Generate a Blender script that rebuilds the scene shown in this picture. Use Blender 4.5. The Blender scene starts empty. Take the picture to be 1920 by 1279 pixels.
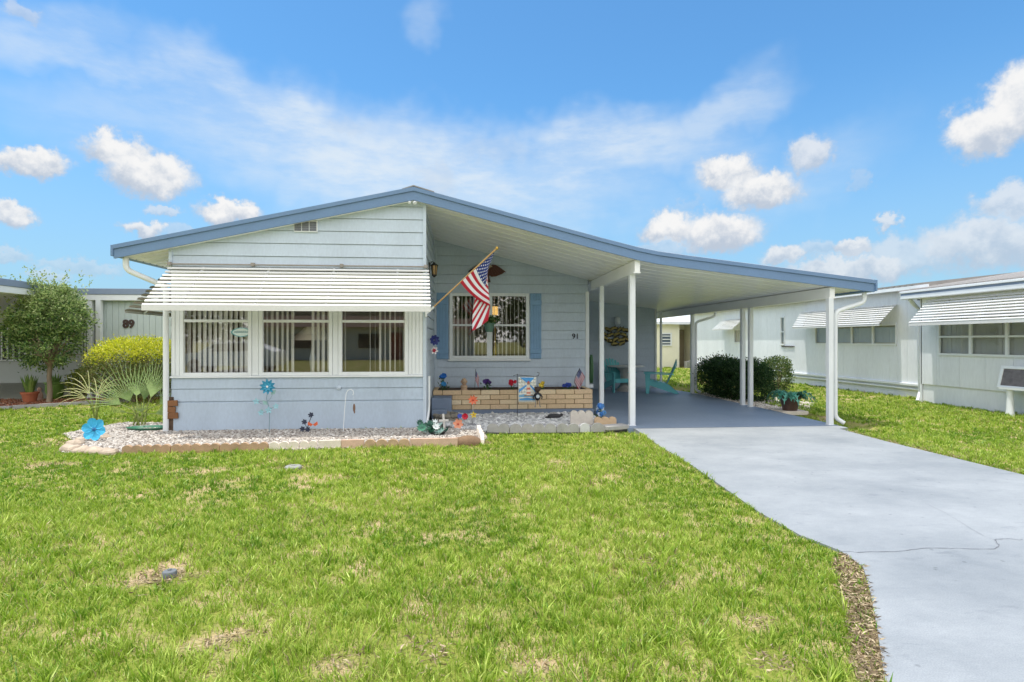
import bpy, bmesh, math, random
import numpy as np
from mathutils import Vector, Matrix
R = math.radians
rng = random.Random(11)
nr = np.random.default_rng(11)
scene = bpy.context.scene
COL = scene.collection

# ------------------------------------------------------------------ camera geometry (1920 px wide photograph)
FPX = 1050.0
TH = R(5.0)
CH = 1.45
sT, cT = math.sin(TH), math.cos(TH)

def ray(px, py):
    a = (px - 960) / FPX
    b = (639.5 - py) / FPX
    return Vector((a * cT + sT, cT - a * sT, b))

def PY(px, py, Y):
    v = ray(px, py); t = Y / v.y
    return Vector((v.x * t, Y, CH + v.z * t))

def G(px, py, z=0.0):
    v = ray(px, py); t = (z - CH) / v.z
    return Vector((v.x * t, v.y * t, z))

def S(r, g, b):
    f = lambda c: ((c / 255 + 0.055) / 1.055) ** 2.4 if c / 255 > 0.04045 else c / 255 / 12.92
    return (f(r), f(g), f(b), 1.0)

# ------------------------------------------------------------------ mesh builder
class MB:
    def __init__(s):
        s.v = []; s.f = []; s.m = []; s.uv = None

    def add(s, verts, faces, m=0):
        i = len(s.v)
        s.v += [tuple(p) for p in verts]
        for f in faces:
            s.f.append([i + k for k in f]); s.m.append(m)

    def face(s, pts, m=0):
        s.add(pts, [range(len(pts))], m)

    def box(s, x0, x1, y0, y1, z0, z1, m=0, M=None):
        x0, x1 = min(x0, x1), max(x0, x1); y0, y1 = min(y0, y1), max(y0, y1); z0, z1 = min(z0, z1), max(z0, z1)
        vs = [Vector((x, y, z)) for z in (z0, z1) for x, y in ((x0, y0), (x1, y0), (x1, y1), (x0, y1))]
        if M is not None: vs = [M @ p for p in vs]
        s.add(vs, [(3, 2, 1, 0), (4, 5, 6, 7), (0, 1, 5, 4), (1, 2, 6, 5), (2, 3, 7, 6), (3, 0, 4, 7)], m)

    def bar(s, a, b, w, h, m=0, up=(0, 0, 1)):
        a = Vector(a); b = Vector(b); d = b - a; L = d.length; d.normalize()
        u = Vector(up)
        if abs(d.dot(u)) > 0.98: u = Vector((0, 1, 0))
        x = d.cross(u).normalized(); z = x.cross(d)
        M = Matrix(((x.x, d.x, z.x, a.x), (x.y, d.y, z.y, a.y), (x.z, d.z, z.z, a.z), (0, 0, 0, 1)))
        s.box(-w / 2, w / 2, 0, L, -h / 2, h / 2, m, M)

    def tube(s, pts, r, n=8, m=0):
        pts = [Vector(p) for p in pts]
        rs = r if isinstance(r, (list, tuple)) else [r] * len(pts)
        rings = []; pu = None
        for i, p in enumerate(pts):
            d = (pts[min(i + 1, len(pts) - 1)] - pts[max(i - 1, 0)])
            d = d.normalized() if d.length > 1e-9 else Vector((0, 0, 1))
            if pu is None:
                u = Vector((0, 0, 1)) if abs(d.z) < 0.9 else Vector((1, 0, 0))
            else:
                u = pu
            x = (u - d * u.dot(d)).normalized(); pu = x
            y = d.cross(x)
            rings.append([p + (x * math.cos(2 * math.pi * k / n) + y * math.sin(2 * math.pi * k / n)) * rs[i] for k in range(n)])
        vs = [q for rg in rings for q in rg]
        fs = []
        for i in range(len(pts) - 1):
            for k in range(n):
                k2 = (k + 1) % n
                fs.append((i * n + k, i * n + k2, (i + 1) * n + k2, (i + 1) * n + k))
        fs.append(tuple(range(n - 1, -1, -1))); fs.append(tuple((len(pts) - 1) * n + k for k in range(n)))
        s.add(vs, fs, m)

    def lathe(s, prof, c=(0, 0, 0), n=20, m=0, M=None):
        vs = []; fs = []
        for r, z in prof:
            for k in range(n):
                a = 2 * math.pi * k / n
                p = Vector((r * math.cos(a), r * math.sin(a), z))
                vs.append((M @ p) if M is not None else p + Vector(c))
        for i in range(len(prof) - 1):
            for k in range(n):
                k2 = (k + 1) % n
                fs.append((i * n + k, i * n + k2, (i + 1) * n + k2, (i + 1) * n + k))
        fs.append(tuple(range(n - 1, -1, -1))); fs.append(tuple((len(prof) - 1) * n + k for k in range(n)))
        s.add(vs, fs, m)

    def ell(s, c, r, nu=12, nv=8, m=0):
        r = (r, r, r) if not isinstance(r, (list, tuple)) else r
        prof = [(max(1e-4, math.sin(math.pi * i / nv)), -math.cos(math.pi * i / nv)) for i in range(nv + 1)]
        M = Matrix.Translation(Vector(c)) @ Matrix.Diagonal((r[0], r[1], r[2], 1))
        s.lathe(prof, n=nu, m=m, M=M)

    def prism(s, poly, vec, m=0, m_side=None):
        vec = Vector(vec); n = len(poly); a = [Vector(p) for p in poly]; b = [p + vec for p in a]
        ms = m if m_side is None else m_side
        s.add(a + b, [tuple(range(n - 1, -1, -1)), tuple(range(n, 2 * n))], m)
        s.add(a + b, [(i, (i + 1) % n, n + (i + 1) % n, n + i) for i in range(n)], ms)

    def build(s, name, mats, parent=None, world=False, bevel=0.0, smooth=30, fix=True):
        me = bpy.data.meshes.new(name)
        off = Vector((0, 0, 0))
        if world and parent is not None:
            q = parent
            while q is not None:
                off += q.location; q = q.parent
        me.from_pydata([(p[0] - off.x, p[1] - off.y, p[2] - off.z) for p in s.v], [], s.f)
        mats = mats if isinstance(mats, (list, tuple)) else [mats]
        for mm in mats: me.materials.append(mm)
        me.polygons.foreach_set('material_index', s.m)
        if s.uv is not None:
            l = me.uv_layers.new(name='UVMap')
            idx = np.zeros(len(me.loops), dtype=np.int32); me.loops.foreach_get('vertex_index', idx)
            l.data.foreach_set('uv', np.array(s.uv, dtype=np.float32)[idx].ravel())
        if fix:
            bm = bmesh.new(); bm.from_mesh(me)
            bmesh.ops.recalc_face_normals(bm, faces=bm.faces)
            bm.to_mesh(me); bm.free()
        if smooth:
            me.shade_smooth(); me.set_sharp_from_angle(angle=R(smooth))
        me.update()
        o = bpy.data.objects.new(name, me); COL.objects.link(o)
        if parent is not None: o.parent = parent
        if bevel:
            b = o.modifiers.new('bevel', 'BEVEL'); b.width = bevel; b.segments = 2; b.limit_method = 'ANGLE'; b.angle_limit = R(40)
        return o

def tag(o, label=None, cat=None, group=None, kind=None):
    if label: o['label'] = label
    if cat: o['category'] = cat
    if group: o['group'] = group
    if kind: o['kind'] = kind
    return o

def thing(name, label, cat, loc=(0, 0, 0), rz=0.0, group=None):
    o = bpy.data.objects.new(name, None); COL.objects.link(o)
    o.empty_display_size = 0.1
    o.location = loc; o.rotation_euler = (0, 0, rz)
    return tag(o, label, cat, group)

def copy_tree(o, parent=None):
    c = o.copy(); COL.objects.link(c); c.parent = parent
    for ch in list(o.children): copy_tree(ch, c)
    return c

# ------------------------------------------------------------------ numpy meshes (leaves, blades, stones)
def np_mesh(name, V, F, mat, tint=None, parent=None, smooth=False):
    V = np.asarray(V, dtype=np.float32); nV = len(V)
    me = bpy.data.meshes.new(name)
    me.vertices.add(nV); me.vertices.foreach_set('co', V.ravel())
    flat = np.concatenate([f.ravel() for f in F]).astype(np.int32)
    tot = np.concatenate([np.full(len(f), f.shape[1], dtype=np.int32) for f in F])
    st = np.concatenate([[0], np.cumsum(tot)[:-1]]).astype(np.int32)
    me.loops.add(len(flat)); me.loops.foreach_set('vertex_index', flat)
    me.polygons.add(len(tot)); me.polygons.foreach_set('loop_start', st); me.polygons.foreach_set('loop_total', tot)
    if tint is not None:
        at = me.color_attributes.new('tint', 'FLOAT_COLOR', 'POINT')
        c = np.ones((nV, 4), dtype=np.float32); c[:, :3] = tint
        at.data.foreach_set('color', c.ravel())
    me.materials.append(mat)
    me.update(calc_edges=True); me.validate()
    if smooth: me.shade_smooth()
    else: me.shade_flat()
    o = bpy.data.objects.new(name, me); COL.objects.link(o)
    if parent is not None: o.parent = parent
    return o

def unit(a):
    return a / np.maximum(np.linalg.norm(a, axis=1, keepdims=True), 1e-9)

def leaf_mesh(name, P, D, size, width, tint, mat, parent=None, fold=0.18):
    """pointed leaves: base, two sides, tip, folded along the midrib"""
    n = len(P); D = unit(D)
    rnd = unit(nr.normal(size=(n, 3)))
    side = unit(np.cross(D, rnd)); up = np.cross(side, D)
    size = np.asarray(size).reshape(-1, 1) * np.ones((n, 1)); w = size * width * 0.5
    A = P; B = P + D * size * 0.45 + side * w + up * size * fold; C = P + D * size; E = P + D * size * 0.45 - side * w + up * size * fold
    V = np.stack([A, B, C, E], axis=1).reshape(-1, 3)
    i = np.arange(n)[:, None] * 4
    F1 = np.concatenate([i, i + 1, i + 2], 1); F2 = np.concatenate([i, i + 2, i + 3], 1)
    return np_mesh(name, V, [F1, F2], mat, np.repeat(tint, 4, axis=0), parent)

def pick(cols, n, p=None, jit=0.18):
    cols = np.array(cols); k = nr.choice(len(cols), size=n, p=p)
    return cols[k] * (1 + nr.normal(size=(n, 1)) * jit).clip(0.4, 1.7)

def blob_points(blobs, n, shell=0.55):
    """points in ellipsoid blobs, most of them towards the surface; returns points and outward directions"""
    w = np.array([b[1][0] * b[1][1] + b[1][1] * b[1][2] for b in blobs]); w = w / w.sum()
    k = nr.choice(len(blobs), size=n, p=w)
    c = np.array([b[0] for b in blobs])[k]; r = np.array([b[1] for b in blobs])[k]
    u = unit(nr.normal(size=(n, 3)))
    rad = (shell + (1 - shell) * nr.random((n, 1)) ** 0.6) * (1 + nr.normal(size=(n, 1)) * 0.07)
    return c + u * r * rad, u

_ico = None
def stone_mesh(name, P, size, tint, mat, flat=0.65, parent=None):
    global _ico
    if _ico is None:
        bm = bmesh.new(); bmesh.ops.create_icosphere(bm, subdivisions=1, radius=1.0)
        bm.verts.ensure_lookup_table()
        _ico = (np.array([v.co[:] for v in bm.verts]), np.array([[v.index for v in f.verts] for f in bm.faces])); bm.free()
    iv, ifc = _ico; n = len(P); k = len(iv)
    sc = np.asarray(size).reshape(-1, 1, 1) * (1 + nr.normal(size=(n, 1, 3)) * 0.25).clip(0.5, 1.6)
    sc[:, :, 2] *= flat
    bump = 1 + nr.normal(size=(n, k, 1)) * 0.13
    a = nr.random(n) * 6.283; ca, sa = np.cos(a)[:, None], np.sin(a)[:, None]
    L = iv[None] * bump * sc
    X = L[:, :, 0] * ca - L[:, :, 1] * sa; Y = L[:, :, 0] * sa + L[:, :, 1] * ca
    V = np.stack([X, Y, L[:, :, 2]], 2) + np.asarray(P)[:, None, :]
    F = (ifc[None] + (np.arange(n) * k)[:, None, None]).reshape(-1, 3)
    return np_mesh(name, V.reshape(-1, 3), [F], mat, np.repeat(tint, k, axis=0), parent)

def inpoly(X, Y, poly):
    r = np.zeros(len(X), dtype=bool); n = len(poly); j = n - 1
    for i in range(n):
        xi, yi = poly[i][:2]; xj, yj = poly[j][:2]
        if abs(yj - yi) > 1e-9:
            c = ((yi > Y) != (yj > Y)) & (X < (xj - xi) * (Y - yi) / (yj - yi) + xi)
            r ^= c
        j = i
    return r

def vnoise(X, Y, sc, seed=0):
    """cheap smooth value noise, 0..1"""
    g = np.random.default_rng(seed).random((64, 64))
    x = X * sc + 1000; y = Y * sc + 1000
    xi = np.floor(x).astype(int); yi = np.floor(y).astype(int); fx = x - xi; fy = y - yi
    fx = fx * fx * (3 - 2 * fx); fy = fy * fy * (3 - 2 * fy)
    q = lambda a, b: g[a % 64, b % 64]
    return (q(xi, yi) * (1 - fx) + q(xi + 1, yi) * fx) * (1 - fy) + (q(xi, yi + 1) * (1 - fx) + q(xi + 1, yi + 1) * fx) * fy

# ------------------------------------------------------------------ materials
def nodes(name):
    m = bpy.data.materials.new(name); m.use_nodes = True
    nt = m.node_tree; b = nt.nodes['Principled BSDF']
    return m, nt, b

def pm(name, col, rough=0.55, var=0.10, vs=3.0, bump=0.0, bs=60.0, spec=0.4, metal=0.0, col2=None, lo=0.35, hi=0.7, stretch=(1, 1, 1), fine=0.0):
    """painted / natural surface: base colour with slow and fast noise variation, optional second colour in patches, bump"""
    m, nt, b = nodes(name); N = nt.nodes; L = nt.links
    tc = N.new('ShaderNodeTexCoord'); mp = N.new('ShaderNodeMapping'); mp.inputs['Scale'].default_value = stretch
    L.new(tc.outputs['Object'], mp.inputs['Vector'])
    nz = N.new('ShaderNodeTexNoise'); nz.inputs['Scale'].default_value = vs; nz.inputs['Detail'].default_value = 6; nz.inputs['Roughness'].default_value = 0.65
    L.new(mp.outputs[0], nz.inputs['Vector'])
    cr = N.new('ShaderNodeValToRGB'); cr.color_ramp.elements[0].position = lo; cr.color_ramp.elements[1].position = hi
    c2 = col2 if col2 is not None else tuple(min(1, c * (1 + var)) for c in col[:3]) + (1,)
    c1 = col if col2 is not None else tuple(c * (1 - var) for c in col[:3]) + (1,)
    cr.color_ramp.elements[0].color = c1; cr.color_ramp.elements[1].color = c2
    L.new(nz.outputs['Fac'], cr.inputs['Fac'])
    out = cr.outputs['Color']
    if fine:
        n3 = N.new('ShaderNodeTexNoise'); n3.inputs['Scale'].default_value = vs * 22; n3.inputs['Detail'].default_value = 3
        L.new(mp.outputs[0], n3.inputs['Vector'])
        mr = N.new('ShaderNodeMapRange'); mr.inputs[3].default_value = 1 - fine; mr.inputs[4].default_value = 1 + fine
        mr.inputs[1].default_value = 0.3; mr.inputs[2].default_value = 0.7
        L.new(n3.outputs['Fac'], mr.inputs[0])
        mx = N.new('ShaderNodeVectorMath'); mx.operation = 'SCALE'
        L.new(out, mx.inputs[0]); L.new(mr.outputs[0], mx.inputs['Scale']); out = mx.outputs[0]
    L.new(out, b.inputs['Base Color'])
    b.inputs['Roughness'].default_value = rough; b.inputs['Metallic'].default_value = metal
    b.inputs['Specular IOR Level'].default_value = spec
    if bump:
        n2 = N.new('ShaderNodeTexNoise'); n2.inputs['Scale'].default_value = bs; n2.inputs['Detail'].default_value = 5
        L.new(tc.outputs['Object'], n2.inputs['Vector'])
        bp = N.new('ShaderNodeBump'); bp.inputs['Strength'].default_value = bump; bp.inputs['Distance'].default_value = 0.01
        L.new(n2.outputs['Fac'], bp.inputs['Height']); L.new(bp.outputs[0], b.inputs['Normal'])
    return m

def leafmat(name, trans=0.35, rough=0.5, spec=0.3):
    m, nt, b = nodes(name); N = nt.nodes; L = nt.links
    at = N.new('ShaderNodeAttribute'); at.attribute_name = 'tint'
    L.new(at.outputs['Color'], b.inputs['Base Color']); b.inputs['Roughness'].default_value = rough
    b.inputs['Specular IOR Level'].default_value = spec
    tr = N.new('ShaderNodeBsdfTranslucent')
    L.new(at.outputs['Color'], tr.inputs['Color'])
    mx = N.new('ShaderNodeMixShader'); mx.inputs[0].default_value = trans
    L.new(b.outputs[0], mx.inputs[1]); L.new(tr.outputs[0], mx.inputs[2])
    L.new(mx.outputs[0], N['Material Output'].inputs['Surface'])
    return m

def tintmat(name, rough=0.85, bump=0.3, bs=90):
    m, nt, b = nodes(name); N = nt.nodes; L = nt.links
    at = N.new('ShaderNodeAttribute'); at.attribute_name = 'tint'
    tc = N.new('ShaderNodeTexCoord'); nz = N.new('ShaderNodeTexNoise'); nz.inputs['Scale'].default_value = 30; nz.inputs['Detail'].default_value = 4
    L.new(tc.outputs['Object'], nz.inputs['Vector'])
    mr = N.new('ShaderNodeMapRange'); mr.inputs[3].default_value = 0.75; mr.inputs[4].default_value = 1.2
    L.new(nz.outputs['Fac'], mr.inputs[0])
    vm = N.new('ShaderNodeVectorMath'); vm.operation = 'SCALE'
    L.new(at.outputs['Color'], vm.inputs[0]); L.new(mr.outputs[0], vm.inputs['Scale']); L.new(vm.outputs[0], b.inputs['Base Color'])
    b.inputs['Roughness'].default_value = rough; b.inputs['Specular IOR Level'].default_value = 0.25
    return m

def glassmat(name, tint=(0.82, 0.86, 0.86, 1), k=1.0, add=0.03):
    m, nt, b = nodes(name); N = nt.nodes; L = nt.links
    N.remove(b)
    fr = N.new('ShaderNodeFresnel'); fr.inputs['IOR'].default_value = 1.52
    ma = N.new('ShaderNodeMath'); ma.operation = 'MULTIPLY_ADD'; ma.inputs[1].default_value = k; ma.inputs[2].default_value = add; ma.use_clamp = True
    L.new(fr.outputs[0], ma.inputs[0])
    ge = N.new('ShaderNodeNewGeometry'); fb = N.new('ShaderNodeMath'); fb.operation = 'SUBTRACT'; fb.inputs[0].default_value = 1.0; L.new(ge.outputs['Backfacing'], fb.inputs[1])
    mu = N.new('ShaderNodeMath'); mu.operation = 'MULTIPLY'; L.new(ma.outputs[0], mu.inputs[0]); L.new(fb.outputs[0], mu.inputs[1])
    t = N.new('ShaderNodeBsdfTransparent'); t.inputs['Color'].default_value = tint
    g = N.new('ShaderNodeBsdfGlossy'); g.inputs['Roughness'].default_value = 0.01; g.inputs['Color'].default_value = (1, 1, 1, 1)
    mx = N.new('ShaderNodeMixShader'); L.new(mu.outputs[0], mx.inputs[0]); L.new(t.outputs[0], mx.inputs[1]); L.new(g.outputs[0], mx.inputs[2])
    L.new(mx.outputs[0], N['Material Output'].inputs['Surface'])
    return m

def flagmat(name):
    """stars and stripes from the cloth's own UV (u along the fly, v up the hoist)"""
    m, nt, b = nodes(name); N = nt.nodes; L = nt.links
    uv = N.new('ShaderNodeUVMap'); uv.uv_map = 'UVMap'
    sx = N.new('ShaderNodeSeparateXYZ'); L.new(uv.outputs[0], sx.inputs[0])
    def M(op, a, bb=None, c=None):
        n = N.new('ShaderNodeMath'); n.operation = op
        for i, x in enumerate((a, bb, c)):
            if x is None: continue
            if isinstance(x, (int, float)): n.inputs[i].default_value = x
            else: L.new(x, n.inputs[i])
        return n.outputs[0]
    u, v = sx.outputs[0], sx.outputs[1]
    st = M('MODULO', M('FLOOR', M('MULTIPLY', v, 13)), 2)
    mix = N.new('ShaderNodeMix'); mix.data_type = 'RGBA'
    mix.inputs['A'].default_value = S(186, 28, 52); mix.inputs['B'].default_value = S(236, 236, 240); L.new(st, mix.inputs['Factor'])
    can = M('MULTIPLY', M('LESS_THAN', u, 0.4), M('GREATER_THAN', v, 6 / 13))
    cu = M('MULTIPLY', M('DIVIDE', u, 0.4), 6.0); cv = M('MULTIPLY', M('DIVIDE', M('SUBTRACT', v, 6 / 13), 7 / 13), 9.0)
    row = M('MODULO', M('FLOOR', cv), 2)
    du = M('SUBTRACT', M('FRACT', M('ADD', cu, M('MULTIPLY', row, 0.5))), 0.5)
    dv = M('MULTIPLY', M('SUBTRACT', M('FRACT', cv), 0.5), 0.75)
    dist = M('SQRT', M('ADD', M('MULTIPLY', du, du), M('MULTIPLY', dv, dv)))
    star = M('LESS_THAN', dist, 0.20)
    mx2 = N.new('ShaderNodeMix'); mx2.data_type = 'RGBA'; mx2.inputs['A'].default_value = S(30, 52, 124); mx2.inputs['B'].default_value = S(236, 236, 240); L.new(star, mx2.inputs['Factor'])
    mx3 = N.new('ShaderNodeMix'); mx3.data_type = 'RGBA'
    L.new(can, mx3.inputs['Factor']); L.new(mix.outputs['Result'], mx3.inputs['A']); L.new(mx2.outputs['Result'], mx3.inputs['B'])
    L.new(mx3.outputs['Result'], b.inputs['Base Color']); b.inputs['Roughness'].default_value = 0.7
    tr = N.new('ShaderNodeBsdfTranslucent'); L.new(mx3.outputs['Result'], tr.inputs['Color'])
    ms = N.new('ShaderNodeMixShader'); ms.inputs[0].default_value = 0.3
    L.new(b.outputs[0], ms.inputs[1]); L.new(tr.outputs[0], ms.inputs[2]); L.new(ms.outputs[0], N['Material Output'].inputs['Surface'])
    return m

M_ = {}
M_['siding'] = pm('pale_blue_siding', S(191, 203, 215), 0.5, 0.06, 1.6, bump=0.10, bs=14, fine=0.045, stretch=(1, 1, .35))
M_['siding_low'] = pm('blue_skirting', S(180, 194, 208), 0.55, 0.08, 1.4, bump=0.12, bs=12, fine=0.05, stretch=(1, 1, .4))
M_['white'] = pm('white_paint', S(228, 231, 232), 0.4, 0.04, 2.5, bump=0.05, bs=30)
M_['soffit'] = pm('soffit_white', S(246, 246, 243), 0.30, 0.04, 0.8, spec=0.5)
M_['fascia'] = pm('blue_fascia_paint', S(106, 134, 168), 0.4, 0.06, 1.5, bump=0.06, bs=15, fine=0.03)
M_['roofmetal'] = pm('white_roof_metal', S(225, 228, 230), 0.4, 0.06, 1.2)
M_['shutter'] = pm('shutter_blue', S(126, 162, 196), 0.5, 0.06, 4, fine=0.04)
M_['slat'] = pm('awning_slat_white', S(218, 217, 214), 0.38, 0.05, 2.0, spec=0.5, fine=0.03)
M_['dark'] = pm('dark_metal', S(40, 38, 38), 0.45, 0.15, 8)
M_['gapdark'] = pm('dark_void', (0.015, 0.015, 0.016, 1), 0.9, 0.1)
M_['glass'] = glassmat('window_glass', tint=(.95, .96, .96, 1), k=2.0, add=0.06)
M_['glass2'] = glassmat('neighbour_window_glass', tint=(0.90, 0.92, 0.92, 1), k=1.2, add=0.03)
M_['blind'] = pm('vane_fabric', S(246, 240, 234), 0.7, 0.05, 5)
M_['room'] = pm('room_wall', S(176, 160, 144), 0.9, 0.1, 2)
M_['concrete'] = pm('painted_drive', S(130, 136, 141), 0.62, 0, 0.9, bump=0.05, bs=320, col2=S(162, 166, 169), lo=0.3, hi=0.72, spec=0.35, fine=0.03, stretch=(0.85, 1.2, 1))
M_['carport_shade'] = pm('carport_floor_shade', S(124, 139, 161), 0.5, 0, 0.9, bump=0.05, bs=300, col2=S(138, 152, 172), lo=.3, hi=.72, spec=.4, fine=.05)  # drive paint made darker and bluer to put carport shade into the colour
M_['underside_shade'] = pm('awning_underside', S(172, 162, 146), 0.6, 0.05, 3)  # slat backs coloured dark so the gaps between slats read as shade
M_['concrete_grey'] = pm('grey_concrete', S(170, 168, 162), 0.9, 0.12, 5, bump=0.4, bs=70, fine=0.1)
M_['slabface'] = pm('slab_paint', S(120, 134, 154), 0.6, 0.08, 3, bump=0.15, bs=60)
M_['wood'] = pm('bare_wood', S(196, 158, 104), 0.6, 0.12, 12, stretch=(1, 1, 0.2))
M_['plank'] = pm('brown_planks', S(128, 88, 56), 0.8, 0.2, 10, bump=0.3, bs=40, stretch=(0.2, 1, 1), fine=0.15)
M_['leaf'] = leafmat('leaf', 0.35)
M_['grass'] = leafmat('grass_blade', 0.40, 0.42, 0.45)
M_['stone'] = tintmat('stone', 0.9)
M_['bark'] = pm('bark', S(150, 134, 112), 0.9, 0.25, 9, bump=0.6, bs=40, stretch=(1, 1, 0.3))
M_['terracotta'] = pm('terracotta', S(176, 104, 72), 0.85, 0.12, 8, bump=0.2, bs=60)
M_['teal'] = pm('teal_plastic', S(104, 188, 193), 0.42, 0.06, 4, spec=0.45)
M_['flag'] = flagmat('stars_stripes_cloth')
M_['brass'] = pm('brass', S(206, 170, 84), 0.35, 0.1, 10, metal=0.7)
M_['yellowwall'] = pm('cream_stucco', S(238, 234, 214), 0.7, 0.05, 1.2, bump=0.1, bs=50)
M_['nwall'] = pm('neighbour_white_panel', S(230, 233, 236), 0.5, 0.06, 1.1, bump=0.08, bs=10, fine=0.035, stretch=(1, 1, .25))
M_['ngreen'] = pm('grey_green_panel', S(192, 203, 201), 0.55, 0.05, 1.2)
M_['greyroof'] = pm('grey_roof', S(150, 146, 142), 0.8, 0.1, 2, bump=0.2, bs=30)
M_['bandblue'] = pm('blue_grey_band', S(128, 142, 162), 0.5, 0.08, 2)
M_['asphalt'] = pm('asphalt', (0.07, 0.07, 0.072, 1), 0.9, 0.2, 3, bump=0.4, bs=200, fine=0.2)
def flat(name, rgb, rough=0.5, var=0.1, **k):
    if name not in M_: M_[name] = pm(name, S(*rgb), rough, var, 12, **k)
    return M_[name]
# ------------------------------------------------------------------ ground, drive, road
DRIVE = [G(1190, 806), G(1240, 838), G(1300, 874), G(1420, 958), G(1500, 1003), G(1575, 1032), G(1618, 1062), G(1632, 1110), G(1645, 1180), G(1660, 1279)]
DRIVE = [(p.x, p.y) for p in DRIVE] + [(1.75, 1.6), (1.7, -3.6), (6.6, -3.6), (6.2, 1.0), (6.05, 5.2), (6.1, 7.6), (6.2, 8.75), (6.42, 8.85)]
DRIVE = [(2.80, 9.25)] + [(2.83, 9.02)] + DRIVE[1:] + [(6.42, 9.25)]
SLAB = [(2.72, 9.09), (6.42, 9.09), (6.42, 11.0), (6.38, 15.2), (6.1, 16.74), (2.82, 16.74), (2.82, 12.44), (2.72, 12.3)]
ROCKBED = [(-0.62, 9.15), (0.35, 9.2), (2.72, 9.22), (2.72, 11.42), (-0.62, 11.42)]
FRONTBED = [(-5.2, 7.78), (-4.4, 7.66), (-2.0, 7.72), (0.25, 7.92), (0.36, 8.35), (0.3, 9.15), (-0.55, 9.4), (-4.67, 9.45), (-4.9, 10.3), (-6.0, 10.5), (-6.2, 9.3), (-5.5, 8.5)]
HEDGEBED = [(6.45, 11.1), (6.45, 15.2), (8.0, 15.4), (8.3, 12.6), (7.3, 11.3)]
MULCH = [(-13.5, 12.6), (-9.6, 13.0), (-7.9, 14.3), (-7.2, 15.0), (-13.5, 15.0)]

def hfun(X, Y):
    h = np.full(X.shape, -0.016) + 0.014 * (vnoise(X, Y, 0.35, 3) - 0.5)
    fx = X.ravel(); fy = Y.ravel()
    out = h.ravel()
    out[inpoly(fx, fy, ROCKBED)] = -0.13
    out[inpoly(fx, fy, [(-1, 8.6), (7, 8.6), (7, 17), (2.6, 17), (2.6, 11.3), (-1, 11.3)]) & ~inpoly(fx, fy, ROCKBED)] = -0.10
    return out.reshape(X.shape)

def gmat():
    m, nt, b = nodes('soil_and_thatch'); N = nt.nodes; L = nt.links
    tc = N.new('ShaderNodeTexCoord')
    def nz(sc, det=5):
        n = N.new('ShaderNodeTexNoise'); n.inputs['Scale'].default_value = sc; n.inputs['Detail'].default_value = det; L.new(tc.outputs['Object'], n.inputs['Vector']); return n.outputs['Fac']
    def ramp(f, a, ca, bb, cb):
        r = N.new('ShaderNodeValToRGB'); e = r.color_ramp.elements; e[0].position = a; e[0].color = ca; e[1].position = bb; e[1].color = cb; L.new(f, r.inputs[0]); return r.outputs[0]
    g1 = ramp(nz(40), 0.3, S(104, 118, 46), 0.7, S(150, 152, 78))
    d1 = ramp(nz(70), 0.3, S(150, 126, 92), 0.7, S(206, 184, 148))
    mx = N.new('ShaderNodeMix'); mx.data_type = 'RGBA'
    f = ramp(nz(2.2), 0.48, (0, 0, 0, 1), 0.66, (1, 1, 1, 1))
    L.new(f, mx.inputs['Factor']); L.new(g1, mx.inputs['A']); L.new(d1, mx.inputs['B'])
    L.new(mx.outputs['Result'], b.inputs['Base Color']); b.inputs['Roughness'].default_value = 0.95; b.inputs['Specular IOR Level'].default_value = 0.1
    bp = N.new('ShaderNodeBump'); bp.inputs['Strength'].default_value = 0.6; bp.inputs['Distance'].default_value = 0.02
    L.new(nz(55), bp.inputs['Height']); L.new(bp.outputs[0], b.inputs['Normal'])
    return m

xs = np.concatenate([[-600, -200, -80, -40, -24], np.arange(-16, 16.01, 0.16), [24, 40, 80, 200, 600]])
ys = np.concatenate([[-600, -200, -80, -40, -20, -8], np.arange(0, 18.01, 0.16), [24, 40, 80, 200, 600]])
gx, gy = np.meshgrid(xs, ys); gz = hfun(gx, gy)
nx, ny = len(xs), len(ys)
ii = (np.arange(ny - 1)[:, None] * nx + np.arange(nx - 1)[None]).reshape(-1, 1)
ground = np_mesh('ground', np.stack([gx.ravel(), gy.ravel(), gz.ravel()], 1), [np.concatenate([ii, ii + 1, ii + nx + 1, ii + nx], 1)], gmat(), smooth=True)
tag(ground, kind='structure')

def slab(name, poly, z0, z1, mat, kind='structure', bevel=0.012):
    mb = MB(); mb.prism([(p[0], p[1], z0) for p in poly], (0, 0, z1 - z0))
    return tag(mb.build(name, mat, bevel=bevel, smooth=0), kind=kind)

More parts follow.
